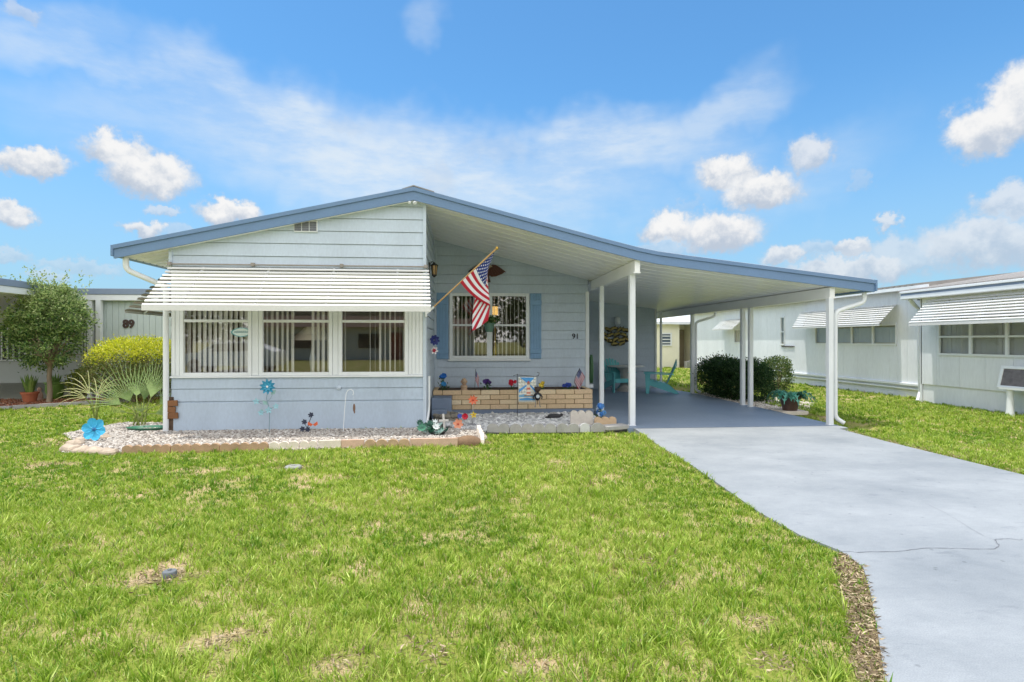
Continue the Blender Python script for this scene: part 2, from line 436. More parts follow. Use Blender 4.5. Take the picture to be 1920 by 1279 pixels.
def drivemat():
    m = M_['concrete']; nt = m.node_tree; N = nt.nodes; L = nt.links; b = N['Principled BSDF']
    src = b.inputs['Base Color'].links[0].from_socket
    tc = N.new('ShaderNodeTexCoord')
    sp_ = N.new('ShaderNodeTexNoise'); sp_.inputs['Scale'].default_value = 140; sp_.inputs['Detail'].default_value = 3; L.new(tc.outputs['Object'], sp_.inputs['Vector'])
    spr = N.new('ShaderNodeMapRange'); spr.inputs[1].default_value = .3; spr.inputs[2].default_value = .7; spr.inputs[3].default_value = .86; spr.inputs[4].default_value = 1.1; L.new(sp_.outputs['Fac'], spr.inputs[0])
    spm = N.new('ShaderNodeVectorMath'); spm.operation = 'SCALE'; L.new(src, spm.inputs[0]); L.new(spr.outputs[0], spm.inputs['Scale']); src = spm.outputs[0]
    # worn rubbed streaks and a few dark scuffs in the paint
    n = N.new('ShaderNodeTexNoise'); n.inputs['Scale'].default_value = 3.1; n.inputs['Detail'].default_value = 9; n.inputs['Roughness'].default_value = 0.72
    mp = N.new('ShaderNodeMapping'); mp.inputs['Scale'].default_value = (0.55, 1.7, 1); L.new(tc.outputs['Object'], mp.inputs[0]); L.new(mp.outputs[0], n.inputs['Vector'])
    r = N.new('ShaderNodeValToRGB'); r.color_ramp.elements[0].position = 0.58; r.color_ramp.elements[0].color = (1, 1, 1, 1); r.color_ramp.elements[1].position = 0.78; r.color_ramp.elements[1].color = S(196, 200, 206)
    L.new(n.outputs['Fac'], r.inputs[0])
    mx = N.new('ShaderNodeMix'); mx.data_type = 'RGBA'; mx.blend_type = 'MULTIPLY'; mx.inputs['Factor'].default_value = 1
    L.new(src, mx.inputs['A']); L.new(r.outputs[0], mx.inputs['B'])
    v = N.new('ShaderNodeTexVoronoi'); v.inputs['Scale'].default_value = 5.5; v.inputs['Randomness'].default_value = 1; L.new(tc.outputs['Object'], v.inputs['Vector'])
    r2 = N.new('ShaderNodeValToRGB'); r2.color_ramp.elements[0].position = 0.03; r2.color_ramp.elements[0].color = S(150, 150, 152); r2.color_ramp.elements[1].position = 0.09; r2.color_ramp.elements[1].color = (1, 1, 1, 1)
    L.new(v.outputs['Distance'], r2.inputs[0])
    mx2 = N.new('ShaderNodeMix'); mx2.data_type = 'RGBA'; mx2.blend_type = 'MULTIPLY'; mx2.inputs['Factor'].default_value = 0.5
    L.new(mx.outputs['Result'], mx2.inputs['A']); L.new(r2.outputs[0], mx2.inputs['B']); L.new(mx2.outputs['Result'], b.inputs['Base Color'])
    return m
drivemat()
slab('driveway', DRIVE, -0.12, 0.0, M_['concrete'])
slab('carport_slab', [(p[0], p[1]) for p in SLAB], -0.14, 0.004, M_['carport_shade'])
slab('patio_slab', [(-0.62, 11.42), (2.715, 11.42), (2.715, 12.4), (-0.62, 12.4)], -0.14, 0.045, M_['slabface'])
slab('road', [(-200, -13), (200, -13), (200, -3.7), (-200, -3.7)], -0.2, -0.02, M_['asphalt'])
# a crack in the drive: a thin dark filled line that wanders
ck = MB()
cp = [(1560, 1033), (1620, 1035), (1690, 1033), (1740, 1027), (1790, 1028), (1862, 1029), (1872, 1024), (1866, 1012), (1885, 1010), (1925, 1013)]
cp = [G(x, y, 0.003) for x, y in cp]
fine = []
for a, b_ in zip(cp[:-1], cp[1:]):
    for k in range(5): fine.append(a.lerp(b_, k / 5) + Vector((rng.gauss(0, .006), rng.gauss(0, .006), 0)))
def ribbon(mb, pts, w):
    for i, (a, b_) in enumerate(zip(pts[:-1], pts[1:])):
        d = (b_ - a).normalized(); s = Vector((-d.y, d.x, 0)) * w * (0.5 + 0.5 * ((i * 37) % 10) / 10)
        mb.face([a - s, b_ - s, b_ + s, a + s])
ribbon(ck, fine, 0.0034)
f2 = [G(1865, 1012, .003), G(1845, 1005, .003), G(1822, 992, .003), G(1800, 978, .003), G(1770, 960, .003), G(1735, 944, .003)]
ribbon(ck, f2, 0.0011)
tag(ck.build('driveway_crack', flat('crackdark', (112, 114, 120), 0.9), smooth=0, fix=False), kind='structure')

# ------------------------------------------------------------------ siding
def clip(poly, ax, lim, keep_less):
    out = []; n = len(poly)
    for i in range(n):
        a, b = poly[i], poly[(i + 1) % n]
        ia = (a[ax] <= lim + 1e-9) if keep_less else (a[ax] >= lim - 1e-9)
        ib = (b[ax] <= lim + 1e-9) if keep_less else (b[ax] >= lim - 1e-9)
        if ia: out.append(a)
        if ia != ib:
            t = (lim - a[ax]) / (b[ax] - a[ax])
            out.append(tuple(a[k] + t * (b[k] - a[k]) for k in range(2)))
    return out

def lap_wall(name, poly, fmap, mat, parent, pitch=0.205, z0=0.0, lap=0.014, holes=()):
    """lapped boards over a convex outline (u, z) with rectangular openings; fmap(u, z, out) gives the point"""
    mb = MB()
    zmin = min(p[1] for p in poly); zmax = max(p[1] for p in poly)
    k0 = math.floor((zmin - z0) / pitch) - 1; k1 = math.ceil((zmax - z0) / pitch) + 1
    cs = sorted([z0 + k * pitch for k in range(k0, k1 + 1)] + [z0 + k * pitch - .010 for k in range(k0, k1 + 1)]); gv = set(round(z0 + k * pitch - .010, 6) for k in range(k0, k1 + 1))
    zs = sorted(set([z for z in cs if zmin < z < zmax] + [zmin, zmax] + [h for q in holes for h in q[2:4] if zmin < h < zmax]))
    for za, zb in zip(zs[:-1], zs[1:]):
        if zb - za < 1e-4: continue
        c = max(x for x in cs if x <= za + 1e-6)
        band = clip(clip(poly, 1, za, False), 1, zb, True)
        if len(band) < 3: continue
        cuts = sorted([(q[0], q[1]) for q in holes if q[2] < zb - 1e-5 and q[3] > za + 1e-5])
        x = -1e9; iv = []
        for a, b in cuts: iv.append((x, a)); x = b
        iv.append((x, 1e9))
        for a, b in iv:
            pc = clip(clip(band, 0, a, False), 0, b, True)
            if len(pc) < 3: continue
            if round(c, 6) in gv:
                mb.face([fmap(u, z, -.010) for u, z in pc]); continue
            off = lambda z: lap * (1 - (z - c) / pitch)
            mb.face([fmap(u, z, off(z)) for u, z in pc])
            lo = [p for p in pc if abs(p[1] - za) < 1e-6]
            if len(lo) >= 2 and abs(za - c) < 1e-6:
                u0, u1 = min(p[0] for p in lo), max(p[0] for p in lo)
                mb.face([fmap(u0, za, -0.010), fmap(u1, za, -0.010), fmap(u1, za, lap), fmap(u0, za, lap)])
    return mb.build(name, mat, parent, world=True, smooth=0, fix=False)

# ------------------------------------------------------------------ windows
def window(parent, x0, x1, z0, z1, Y, fw=0.05, bars_z=(), bars_x=(), bw=0.03, mat='white', glass='glass', proud=0.035, sill=True, face=-1, label=None, double=False):
    """frame as one mesh, with a pane and a sill as sub-parts; the wall plane is Y and it looks to -Y"""
    mb = MB()
    ya, yb = Y - proud, Y + 0.03
    mb.box(x0, x0 + fw, ya, yb, z0, z1); mb.box(x1 - fw, x1, ya, yb, z0, z1)
    mb.box(x0 + fw, x1 - fw, ya, yb, z1 - fw, z1); mb.box(x0 + fw, x1 - fw, ya, yb, z0, z0 + fw)
    for z in bars_z: mb.box(x0 + fw, x1 - fw, ya + 0.012, yb - 0.005, z - bw / 2, z + bw / 2)
    for x in bars_x: mb.box(x - bw / 2, x + bw / 2, ya + 0.006, yb - 0.002, z0 + fw, z1 - fw)
    w = mb.build('window', M_[mat], parent, world=True, bevel=0.005, smooth=0)
    if label: w['label'] = label
    g = MB(); g.box(x0 + fw * .6, x1 - fw * .6, Y + 0.004, Y + 0.009, z0 + fw * .6, z1 - fw * .6)
    g.build('pane', M_[glass], w, world=True, smooth=0)
    if sill:
        s = MB(); s.box(x0 - 0.03, x1 + 0.03, Y - proud - 0.03, Y + 0.005, z0 - 0.045, z0 - 0.002)
        s.build('sill', M_[mat], w, world=True, bevel=0.006, smooth=0)
    return w

def vanes(parent, x0, x1, z0, z1, Y, step=0.082, ang=62, wid=0.085, skip=(), jit=6, name='vertical_blind'):
    mb = MB(); x = x0 + step / 2
    while x < x1:
        if not any(a < x < b for a, b in skip):
            a = R(ang + rng.gauss(0, jit)); c, s_ = math.cos(a) * wid / 2, math.sin(a) * wid / 2
            zb = z0 + rng.uniform(0, .015)
            mb.face([(x - c, Y - s_, zb), (x + c, Y + s_, zb), (x + c, Y + s_, z1), (x - c, Y - s_, z1)])
        x += step
    mb.box(x0, x1, Y - .02, Y + .02, z1, z1 + .03)
    return mb.build(name, M_['blind'], parent, world=True, smooth=0, fix=False)

# ------------------------------------------------------------------ the blue house
XL, XR, YF, YR, XH, YS, YE = -4.67, -0.63, 9.45, 12.4, 2.80, 16.76, 21.0
YV = 9.05                         # front edge of the roof
PROF = [(-5.2, 2.885), (-0.77, 3.855)] + [(x, 3.855 - 0.2505 * (x + 0.77)) for x in (0.6, 2.2)]
PROF += [(2.5, 3.04), (2.8, 2.967), (3.15, 2.902), (3.6, 2.846), (5.0, 2.688), (6.9, 2.475)]
_k = YV / 8.85
PROF = [(x * _k, CH + (z - CH) * _k) for x, z in PROF]
def rz(x):
    for (a, za), (b, zb) in zip(PROF[:-1], PROF[1:]):
        if a - 1e-9 <= x <= b + 1e-9: return za + (zb - za) * (x - a) / (b - a)
    return PROF[0][1] if x < 0 else PROF[-1][1]
FH = 0.205
sof = lambda x: rz(x) - FH + 0.012

house = thing('mobile_home', 'pale blue house numbered 91 whose blue edged roof runs on over an open carport', 'house', (0, 13, 0))

# roof skin, with standing ribs seen only on edge
mb = MB()
top = [(x, z) for x, z in PROF]
for (a, za), (b, zb) in zip(top[:-1], top[1:]):
    mb.prism([(a, YV + .02, za - .03), (b, YV + .02, zb - .03), (b, YV + .02, zb + .012), (a, YV + .02, za + .012)], (0, YE - YV, 0))
roof = mb.build('roof', M_['roofmetal'], house, world=True, smooth=25)
mb = MB()
for k in range(12):
    x = -0.7 + rng.random() * 0.0
mb.prism([(-0.97, YV - .01, rz(-.97) - .005), (-0.787, YV - .01, rz(-.787) + .013), (-0.46, YV - .01, rz(-.46) + .005), (-0.46, YV - .01, rz(-.46) + .02), (-0.787, YV - .01, rz(-.787) + .032), (-0.97, YV - .01, rz(-.97) + .01)], (0, YE - YV, 0))
mb.build('ridge_cap', M_['greyroof'], roof, world=True, smooth=0)

# fascia boards on the front edge: tall board with a proud drip lip
mb = MB()
for (a, za), (b, zb) in zip(top[:-1], top[1:]):
    mb.prism([(a, YV, za - FH), (b, YV, zb - FH), (b, YV, zb - .062), (a, YV, za - .062)], (0, 0.035, 0))
    mb.prism([(a, YV - .022, za - .062), (b, YV - .022, zb - .062), (b, YV - .022, zb), (a, YV - .022, za)], (0, 0.055, 0))
# returns along both eaves (gutters)
e0, e1 = PROF[0][0], PROF[-1][0]; ez0, ez1 = PROF[0][1], PROF[-1][1]
mb.box(e0 - .025, e0 + .10, YV + .035, YE, ez0 - .175, ez0 - .165); mb.box(e0 - .035, e0, YV - .02, YE, ez0 - .17, ez0)
mb.box(e0 + .08, e0 + .10, YV + .035, YE, ez0 - .165, ez0 - .085)
mb.box(e1, e1 + .035, YV - .022, YE - 3.6, ez1 - .19, ez1 + .003); mb.box(e1 - .16, e1, YV + .035, YE - 3.6, ez1 - .203, ez1 - .188); mb.box(e1 - .165, e1 - .15, YV + .035, YE - 3.6, ez1 - .188, ez1 - .075)
mb.build('fascia', M_['fascia'], house, world=True, bevel=0.004, smooth=25)

# soffit: ribbed white metal pan panels running down the slope
def soffit(x0, x1, y0, y1, name, step=0.2):
    mb = MB(); cut = sorted(set([x0, x1] + [p[0] for p in PROF if x0 < p[0] < x1]))
    y = y0
    while y < y1 - 1e-6:
        ye = min(y + step, y1)
        for a, b in zip(cut[:-1], cut[1:]):
            za, zb = sof(a), sof(b)
            g = 0.05
            mb.face([(a, y, za), (b, y, zb), (b, ye - g, zb), (a, ye - g, za)])
            mb.face([(a, ye - g, za), (b, ye - g, zb), (b, ye - g * .7, zb + .03), (a, ye - g * .7, za + .03)])
            mb.face([(a, ye - g * .7, za + .03), (b, ye - g * .7, zb + .03), (b, ye - g * .2, zb + .03), (a, ye - g * .2, za + .03)])
            mb.face([(a, ye - g * .2, za + .03), (b, ye - g * .2, zb + .03), (b, ye, zb), (a, ye, za)])
        y = ye
    return mb.build(name, M_['soffit'], house, world=True, smooth=0, fix=False)
soffit(e0 + .1, XL, YV + .035, YE, 'soffit')
soffit(XL, XR, YV + .035, YF + .02, 'soffit')
soffit(XR, XH + 0.08, YV + .035, YR + .02, 'soffit', .36)
soffit(XH + 0.08, e1 - .16, YV + .035, YS + .1, 'soffit', 0.36)
soffit(5.93, e1 - .16, YS + .1, 19.4, 'soffit', 0.36)

# walls
FZ = lambda Y: (lambda u, z, o: (u, Y - o, z))
YG = 9.2; XLG, XRG = -4.56, -.615
gable = [(XLG, 2.62), (XRG, 2.62), (XRG, sof(XRG) + .02), (PROF[1][0], sof(PROF[1][0]) + .02), (XLG, sof(XLG) + .02)]
lap_wall('wall', gable, FZ(YG), M_['siding'], house, pitch=0.208, z0=2.62 - .03)
mb = MB(); mb.prism([(XLG, YG + .002, 2.62), (XLG, YF + .04, 2.62), (XLG, YF + .04, sof(XLG)), (XLG, YG + .002, sof(XLG))], (.02, 0, 0)); mb.prism([(XRG, YG + .002, 2.62), (XRG, YF + .04, 2.62), (XRG, YF + .04, sof(XRG)), (XRG, YG + .002, sof(XRG))], (-.02, 0, 0)); mb.box(XLG + .021, XRG - .021, YG + .004, YF, 2.60, 2.619)
mb.build('gable_return', M_['siding'], house, world=True, smooth=0)
lap_wall('wall', [(XL, -0.15), (XR, -0.15), (XR, 0.885), (XL, 0.885)], FZ(YF), M_['siding_low'], house, pitch=0.205, z0=0.475 - .205 * 3 + .0, lap=0.012, holes=[(XL, XR, -0.15, 0.455)])
mb = MB(); mb.box(XL, XR, YF - .022, YF + .03, -0.15, 0.456)
sk = mb.build('skirting', M_['siding_low'], house, world=True, bevel=.006, smooth=0)
recess = [(XR, 0.0), (XH, 0.0), (XH, sof(XH) + .02), (XR, sof(XR) + .02)]
WX0, WX1, WZ0, WZ1 = -0.295, 1.465, 1.055, 2.51
lap_wall('wall', recess, FZ(YR), M_['siding'], house, pitch=0.205, z0=0.05, holes=[(WX0 + .03, WX1 - .03, WZ0 + .03, WZ1 - .03)])
lap_wall('wall', [(XH, 0.0), (5.9, 0.0), (5.9, sof(5.9) + .02), (XH, sof(XH) + .02)], FZ(YS), M_['siding'], house, pitch=0.235, z0=0.05, lap=.022)
SX = lambda X, sgn: (lambda u, z, o: (X + sgn * o, u, z))
lap_wall('wall', [(YF, -0.15), (YR, -0.15), (YR, sof(XR) + .02), (YF, sof(XR) + .02)], SX(XR, 1), M_['siding'], house, z0=0.05)
lap_wall('wall', [(YF, -0.15), (YE, -0.15), (YE, sof(XL) + .02), (YF, sof(XL) + .02)], SX(XL, -1), M_['siding'], house, z0=0.05, holes=[(10.0, 12.2, 0.95, 2.03)])
lap_wall('wall', [(YR, -0.05), (YS, -0.05), (YS, sof(XH) + .02), (YR, sof(XH) + .02)], SX(XH, 1), M_['siding'], house, z0=0.05)
lap_wall('wall', [(YS, -0.05), (YE - .6, -0.05), (YE - .6, sof(5.9) + .02), (YS, sof(5.9) + .02)], SX(5.9, 1), M_['siding'], house, z0=0.05)
mb = MB(); mb.box(XL, 5.9, YE - .5, YE - .42, -0.15, 2.3); mb.prism([(XL, YE - .5, 2.3), (5.9, YE - .5, 2.3), (5.9, YE - .5, sof(5.9)), (PROF[1][0], YE - .5, sof(PROF[1][0])), (XL, YE - .5, sof(XL))], (0, .08, 0))
mb.build('wall', M_['siding'], house, world=True, smooth=0)
# corner trims
for (x0, x1, y0, y1, za, zb) in ((XR - .035, XR + .02, YF - .03, YF + .035, -.14, 2.598), (XRG - .035, XRG + .02, YG - .03, YG + .0, 2.622, sof(XRG)), (XLG - .02, XLG + .03, YG - .028, YG + .0, 2.622, sof(XLG)), (XH - .06, XH + .022, YR - .028, YR + .04, .046, 2.56), (5.86, 5.925, YS - .028, YS + .04, .005, sof(5.9)), (XR + .003, XR + .05, YR - .045, YR - .003, .05, sof(XR))):
    mb = MB(); mb.box(x0, x1, y0, y1, za, zb)
    mb.build('corner_trim', M_['white'] if za < 2 and x0 > 0 else M_['siding'], house, world=True, bevel=.004, smooth=0)

# window band on the front: white fluted pilasters, header and sill rail
W1, W2, W3 = (-4.53, -3.42), (-3.30, -2.14), (-2.04, -0.91)
def flutes(x0, x1, n):
    mb = MB(); mb.box(x0, x1, YF - .012, YF + .03, 0.885, 2.59)
    w = (x1 - x0) / n
    for k in range(n): mb.box(x0 + k * w + w * .12, x0 + (k + 1) * w - w * .12, YF - .024, YF - .012, 0.89, 2.59)
    return mb.build('pilaster', M_['white'], house, world=True, bevel=.003, smooth=0)
flutes(XL, W1[0], 2); flutes(W1[1], W2[0], 1); flutes(W2[1], W3[0], 1); flutes(W3[1], XR - .035, 4)
mb = MB(); mb.box(W1[0], W3[1], YF - .02, YF + .03, 2.052, 2.59); mb.box(XL - .01, XR - .036, YF - .048, YF + .03, 0.856, 0.884)
mb.build('sill_rail', M_['white'], house, world=True, bevel=.005, smooth=0)
for k, (a, b) in enumerate((W1, W2, W3)):
    w = window(house, a, b, 0.885, 2.052, YF, fw=0.055, bars_z=(1.775,), bw=0.045, sill=False)
    vanes(w, a + .04, b - .04, 0.93, 2.03, YF + .10, ang=(-33, -46, -70)[k], skip=((), ((-2.75, -2.55),), ((-1.9, -1.55),))[k])

# dark room behind the front windows, and one behind the recessed window
def room(x0, x1, y0, y1, z0, z1):
    mb = MB()
    mb.face([(x0, y1, z0), (x1, y1, z0), (x1, y1, z1), (x0, y1, z1)]); mb.face([(x0, y0, z0), (x0, y1, z0), (x0, y1, z1), (x0, y0, z1)])
    mb.face([(x1, y0, z0), (x1, y1, z0), (x1, y1, z1), (x1, y0, z1)]); mb.face([(x0, y0, z0), (x1, y0, z0), (x1, y1, z0), (x0, y1, z0)])
    mb.face([(x0, y0, z1), (x1, y0, z1), (x1, y1, z1), (x0, y1, z1)])
    return mb.build('interior_wall', M_['room'], house, world=True, smooth=0, fix=False)
room(XL + .06, XR - .06, YF + .035, 12.1, 0.35, 2.62)
room(XR + .1, XH - .1, YR + .035, 15.6, 0.35, 2.7)
# left side wall windows under the side awning
for y0, y1 in ((10.0, 11.1), (11.1, 12.2)):
    lw = MB(); lw.box(XL - .03, XL + .02, y0, y0 + .05, .95, 2.03); lw.box(XL - .03, XL + .02, y1 - .05, y1, .95, 2.03); lw.box(XL - .03, XL + .02, y0 + .05, y1 - .05, .95, 1.0); lw.box(XL - .03, XL + .02, y0 + .05, y1 - .05, 1.98, 2.03)
    lwo = lw.build('window', M_['white'], house, world=True, smooth=0)
    g = MB(); g.box(XL + .002, XL + .007, y0 + .03, y1 - .03, .98, 2.0); g.build('pane', M_['glass'], lwo, world=True, smooth=0)

# recessed double window with shutters
w = window(house, WX0, WX1, WZ0, WZ1, YR, fw=0.07, bars_z=(1.80,), bars_x=(0.58,), bw=0.045, proud=0.045, sill=True)
mb = MB(); mb.box(0.525, 0.645, YR - .04, YR + .025, WZ0 + .07, WZ1 - .07); mb.build('mullion', M_['white'], w, world=True, bevel=.004, smooth=0)
vanes(w, WX0 + .05, WX1 - .05, WZ0 + .05, WZ1 - .06, YR + .11, ang=68, step=0.09)
def shutter(x0, x1):
    mb = MB(); n = 4; wd = (x1 - x0) / n
    for k in range(n): mb.box(x0 + k * wd + .004, x0 + (k + 1) * wd - .004, YR - .042, YR - .014, WZ0, WZ1)
    mb.box(x0 + .006, x1 - .006, YR - .032, YR - .014, WZ0 + .004, WZ1 - .004)
    for z in (WZ0 + .12, WZ1 - .26): mb.box(x0, x1, YR - .062, YR - .043, z, z + .1)
    return mb.build('shutter', M_['shutter'], house, world=True, bevel=.004, smooth=0)
shutter(-0.58, -0.315); shutter(1.485, 1.74)

# slatted metal awnings
def awning(name, A, B, Cc, D, n, parent, nrm, rails=2, mat='slat', valance=0.075, side=True):
    """A-B top edge at the wall, D-C bottom edge out in front; n slats, each a shallow bowed blade with a rolled lip standing clear of the next"""
    A, B, Cc, D = map(Vector, (A, B, Cc, D)); nrm = Vector(nrm)
    mb = MB(); run = abs((D - A).dot(nrm)) / n; fall = (A.z - D.z) / n
    for k in range(n):
        t0, t1 = (k + .40) / n, (k + 1.0) / n
        p, q = A.lerp(D, t0), B.lerp(Cc, t0); r, s_ = B.lerp(Cc, t1), A.lerp(D, t1)
        lift = nrm * run * .55 + Vector((0, 0, fall * .16))
        m0, m1 = p.lerp(s_ + lift, .55) + nrm * run * .12 + Vector((0, 0, fall * .14)), q.lerp(r + lift, .55) + nrm * run * .12 + Vector((0, 0, fall * .14))
        e0, e1_ = s_ + lift, r + lift
        l0, l1 = e0 - Vector((0, 0, fall * .22)) - nrm * run * .05, e1_ - Vector((0, 0, fall * .22)) - nrm * run * .05
        mb.add([p, q, m1, m0, e1_, e0, l1, l0], [(0, 1, 2, 3), (3, 2, 4, 5), (5, 4, 6, 7)])
        dn = Vector((0, 0, .005)) + nrm * .004
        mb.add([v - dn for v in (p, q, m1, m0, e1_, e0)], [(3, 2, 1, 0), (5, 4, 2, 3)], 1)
    if valance:
        a, b = D + nrm * .03, Cc + nrm * .03
        mb.add([a + Vector((0, 0, .012)), b + Vector((0, 0, .012)), b - Vector((0, 0, valance)), a - Vector((0, 0, valance)), a - Vector((0, 0, valance)) - nrm * .03, b - Vector((0, 0, valance)) - nrm * .03], [(0, 1, 2, 3), (3, 2, 5, 4)])
    o = mb.build(name, [M_[mat], M_['underside_shade']], parent, world=True, smooth=20, fix=False)
    for k in range(rails):
        t = (k + .5) / rails; rb = MB()
        rb.bar(A.lerp(B, t) - Vector((0, 0, .02)), D.lerp(Cc, t) - Vector((0, 0, .02)), .03, .02)
        rb.build('awning_rail', M_['white'], o, world=True, smooth=0)
    return o
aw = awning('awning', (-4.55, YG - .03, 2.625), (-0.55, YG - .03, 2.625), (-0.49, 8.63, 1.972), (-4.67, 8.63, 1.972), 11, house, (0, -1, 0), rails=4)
# head rail, folding arms and brackets of the front awning
mb = MB(); mb.tube([(-4.57, YG - .06, 2.65), (-0.56, YG - .06, 2.65)], .012, 6)
for x in (-4.55, -3.3, -1.93, -0.6): mb.box(x - .025, x + .025, YG - .08, YG - .018, 2.63, 2.68)
mb.build('awning_bracket', flat('bronze_grey', (150, 142, 134), .5), aw, world=True, smooth=0)
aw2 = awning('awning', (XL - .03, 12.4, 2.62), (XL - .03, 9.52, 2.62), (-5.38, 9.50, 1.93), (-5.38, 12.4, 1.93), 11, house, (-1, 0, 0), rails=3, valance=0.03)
# vent louvre, number, lamps
mb = MB(); va, vb = PY(552, 414, YG), PY(596, 436, YG); mb.box(va.x, vb.x, YG - .035, YG + .0, vb.z, va.z)
v = mb.build('vent', M_['white'], house, world=True, smooth=0)
mb = MB()
for k in range(3):
    x0 = va.x + .012 + k * (vb.x - va.x - .012) / 3; hv = (va.z - vb.z - .03) / 4
    for j in range(4): mb.box(x0, x0 + (vb.x - va.x) / 3 - .018, YG - .042, YG - .034, vb.z + .015 + j * hv, vb.z + .015 + (j + .9) * hv)
mb.build('louvre', flat('louvre_grey', (112, 115, 122), .5), v, world=True, smooth=0)
def text(s, size, loc, mat, parent, name='house_number', ext=.008, off=0.0, rot=(R(90), 0, 0), shear=0.0):
    cu = bpy.data.curves.new(name, 'FONT'); cu.body = s; cu.size = size; cu.extrude = ext; cu.offset = off; cu.align_x = 'CENTER'; cu.align_y = 'CENTER'; cu.shear = shear
    cu.materials.append(mat)
    o = bpy.data.objects.new(name, cu); COL.objects.link(o)
    me = bpy.data.meshes.new_from_object(o.evaluated_get(bpy.context.evaluated_depsgraph_get())); bpy.data.objects.remove(o); o = bpy.data.objects.new(name, me); COL.objects.link(o)
    q = Vector(loc)
    if parent is not None: o.parent = parent; q = q - parent.location
    o.location = q; o.rotation_euler = rot
    return o
p = PY(1079, 631, YR - .02)
text('91', 0.165, p, flat('number_black', (44, 48, 56), .5), house, off=.002)
# wall lantern on the porch side wall, spotlights under the ridge, wall light and camera at the back of the carport
def lantern(parent, c, sc=1.0):
    x, y, z = c
    mb = MB()
    mb.box(x - .01, x + .012, y - .045, y + .045, z - .11, z + .10)
    mb.tube([(x, y, z + .06), (x + .05, y, z + .12), (x + .09, y, z + .1)], .008, 6)
    mb.lathe([(.012, .1), (.07, .055), (.075, .045), (.02, .04)], (x + .09, y, z), 6)
    for k in range(6):
        a = k * math.pi / 3
        mb.tube([(x + .09 + .06 * math.cos(a), y + .06 * math.sin(a), z + .05), (x + .09 + .04 * math.cos(a), y + .04 * math.sin(a), z - .12)], .005, 4)
    mb.lathe([(.045, -.12), (.045, -.135), (.012, -.17)], (x + .09, y, z), 6)
    o = mb.build('wall_lantern', M_['dark'], parent, world=True, smooth=30)
    g = MB(); g.lathe([(.036, -.118), (.055, .045)], (x + .09, y, z), 6); g.build('lamp_glass', flat('lamp_glass', (170, 140, 96), .25), o, world=True, smooth=0)
lantern(house, (XR + .018, 10.3, 2.78))
mb = MB(); q = PY(773, 379, YG - .1)
mb.box(q.x - .03, q.x + .03, YG - .12, YG + .0, q.z + .015, q.z + .05)
mb.lathe([(.014, 0), (.03, -.035), (.03, -.05)], n=10, M=Matrix.Translation((q.x + .03, YG - .12, q.z + .01)) @ Matrix.Rotation(R(-25), 4, 'Y') @ Matrix.Rotation(R(-30), 4, 'X'))
mb.lathe([(.012, 0), (.024, -.03), (.024, -.045)], n=10, M=Matrix.Translation((q.x - .03, YG - .12, q.z + .01)) @ Matrix.Rotation(R(25), 4, 'Y') @ Matrix.Rotation(R(-30), 4, 'X'))
mb.build('floodlight', M_['white'], house, world=True)
q = PY(1157, 601, YS - .06); mb = MB(); mb.box(q.x - .07, q.x + .07, YS - .03, YS, q.z - .11, q.z + .08); mb.lathe([(.03, .1), (.085, .08), (.095, -.08), (.07, -.12)], (q.x, YS - .11, q.z), 14)
mb.build('wall_lamp', M_['white'], house, world=True)
q = PY(1128, 588, YS - .06); mb = MB(); mb.tube([(q.x, YS, q.z + .05), (q.x, YS - .06, q.z + .02)], .015, 6); mb.ell((q.x, YS - .09, q.z), (.05, .06, .055))
mb.build('security_camera', M_['dark'], house, world=True)
q = PY(635, 727, YF - .03); mb = MB(); mb.lathe([(.0, 0), (.04, .0), (.036, .02), (.012, .026), (.012, .05)], n=14, M=Matrix.Translation((q.x, YF - .012, q.z)) @ Matrix.Rotation(R(90), 4, 'X'))
mb.build('vent_cap', M_['siding'], house, world=True)
q = PY(1049, 721, YR - .03); mb = MB(); mb.box(q.x - .03, q.x + .03, YR - .02, YR + .0, q.z - .06, q.z + .06); mb.build('outlet_cover', M_['siding'], house, world=True, bevel=.006)

# carport beams, posts, downspouts
def beam(x, y0, y1, z0, z1, parent=house):
    mb = MB(); mb.box(x - .045, x + .045, y0, y1, z0, z1); mb.box(x - .06, x + .06, y0 + .002, y1 - .002, z0 - .018, z0 - .001)
    b = mb.build('beam', M_['soffit'], parent, world=True, bevel=.004, smooth=0); return b
beam(2.90, YV + .08, YR - .03, sof(2.9) - .20, sof(2.9) - .003)
beam(6.34, YV + .08, 19.2, sof(6.4) - .175, sof(6.4) - .003)
def post(x, y, z1, w=.095, z0=0.0):
    mb = MB(); mb.box(x - w / 2, x + w / 2, y - w / 2, y + w / 2, z0, z1)
    for s_ in (-1, 1): mb.box(x - w * .28, x + w * .28, y + s_ * (w / 2 - .002), y + s_ * (w / 2 + .004), z0 + .001, z1 - .001)
    mb.box(x - w * .62, x + w * .62, y - w * .62, y + w * .62, z0, z0 + .012)
    return mb.build('post', M_['white'], house, world=True, bevel=.006, smooth=0)
post(2.89, 9.40, sof(2.9) - .218); post(2.86, 11.40, sof(2.9) - .218, .085)
for y in (9.17, 11.85, 12.2, 15.0): post(6.32, y, sof(6.4) - .193, .085)
post(6.03, 16.66, 2.36, .06)
def pipe(pts, w=.065, d=.05, name='downspout'):
    mb = MB()
    pts = [Vector(p) for p in pts]
    sm = [pts[0]]
    for a, b, c in zip(pts[:-2], pts[1:-1], pts[2:]):
        r = min(.09, (a - b).length * .45, (c - b).length * .45)
        s0 = b + (a - b).normalized() * r; s1 = b + (c - b).normalized() * r
        for k in range(5):
            t = k / 4; sm.append((s0.lerp(b, t)).lerp(b.lerp(s1, t), t))
    sm.append(pts[-1])
    mb.tube(sm, w / 2, 10)
    return mb.build(name, M_['white'], house, world=True, smooth=40)
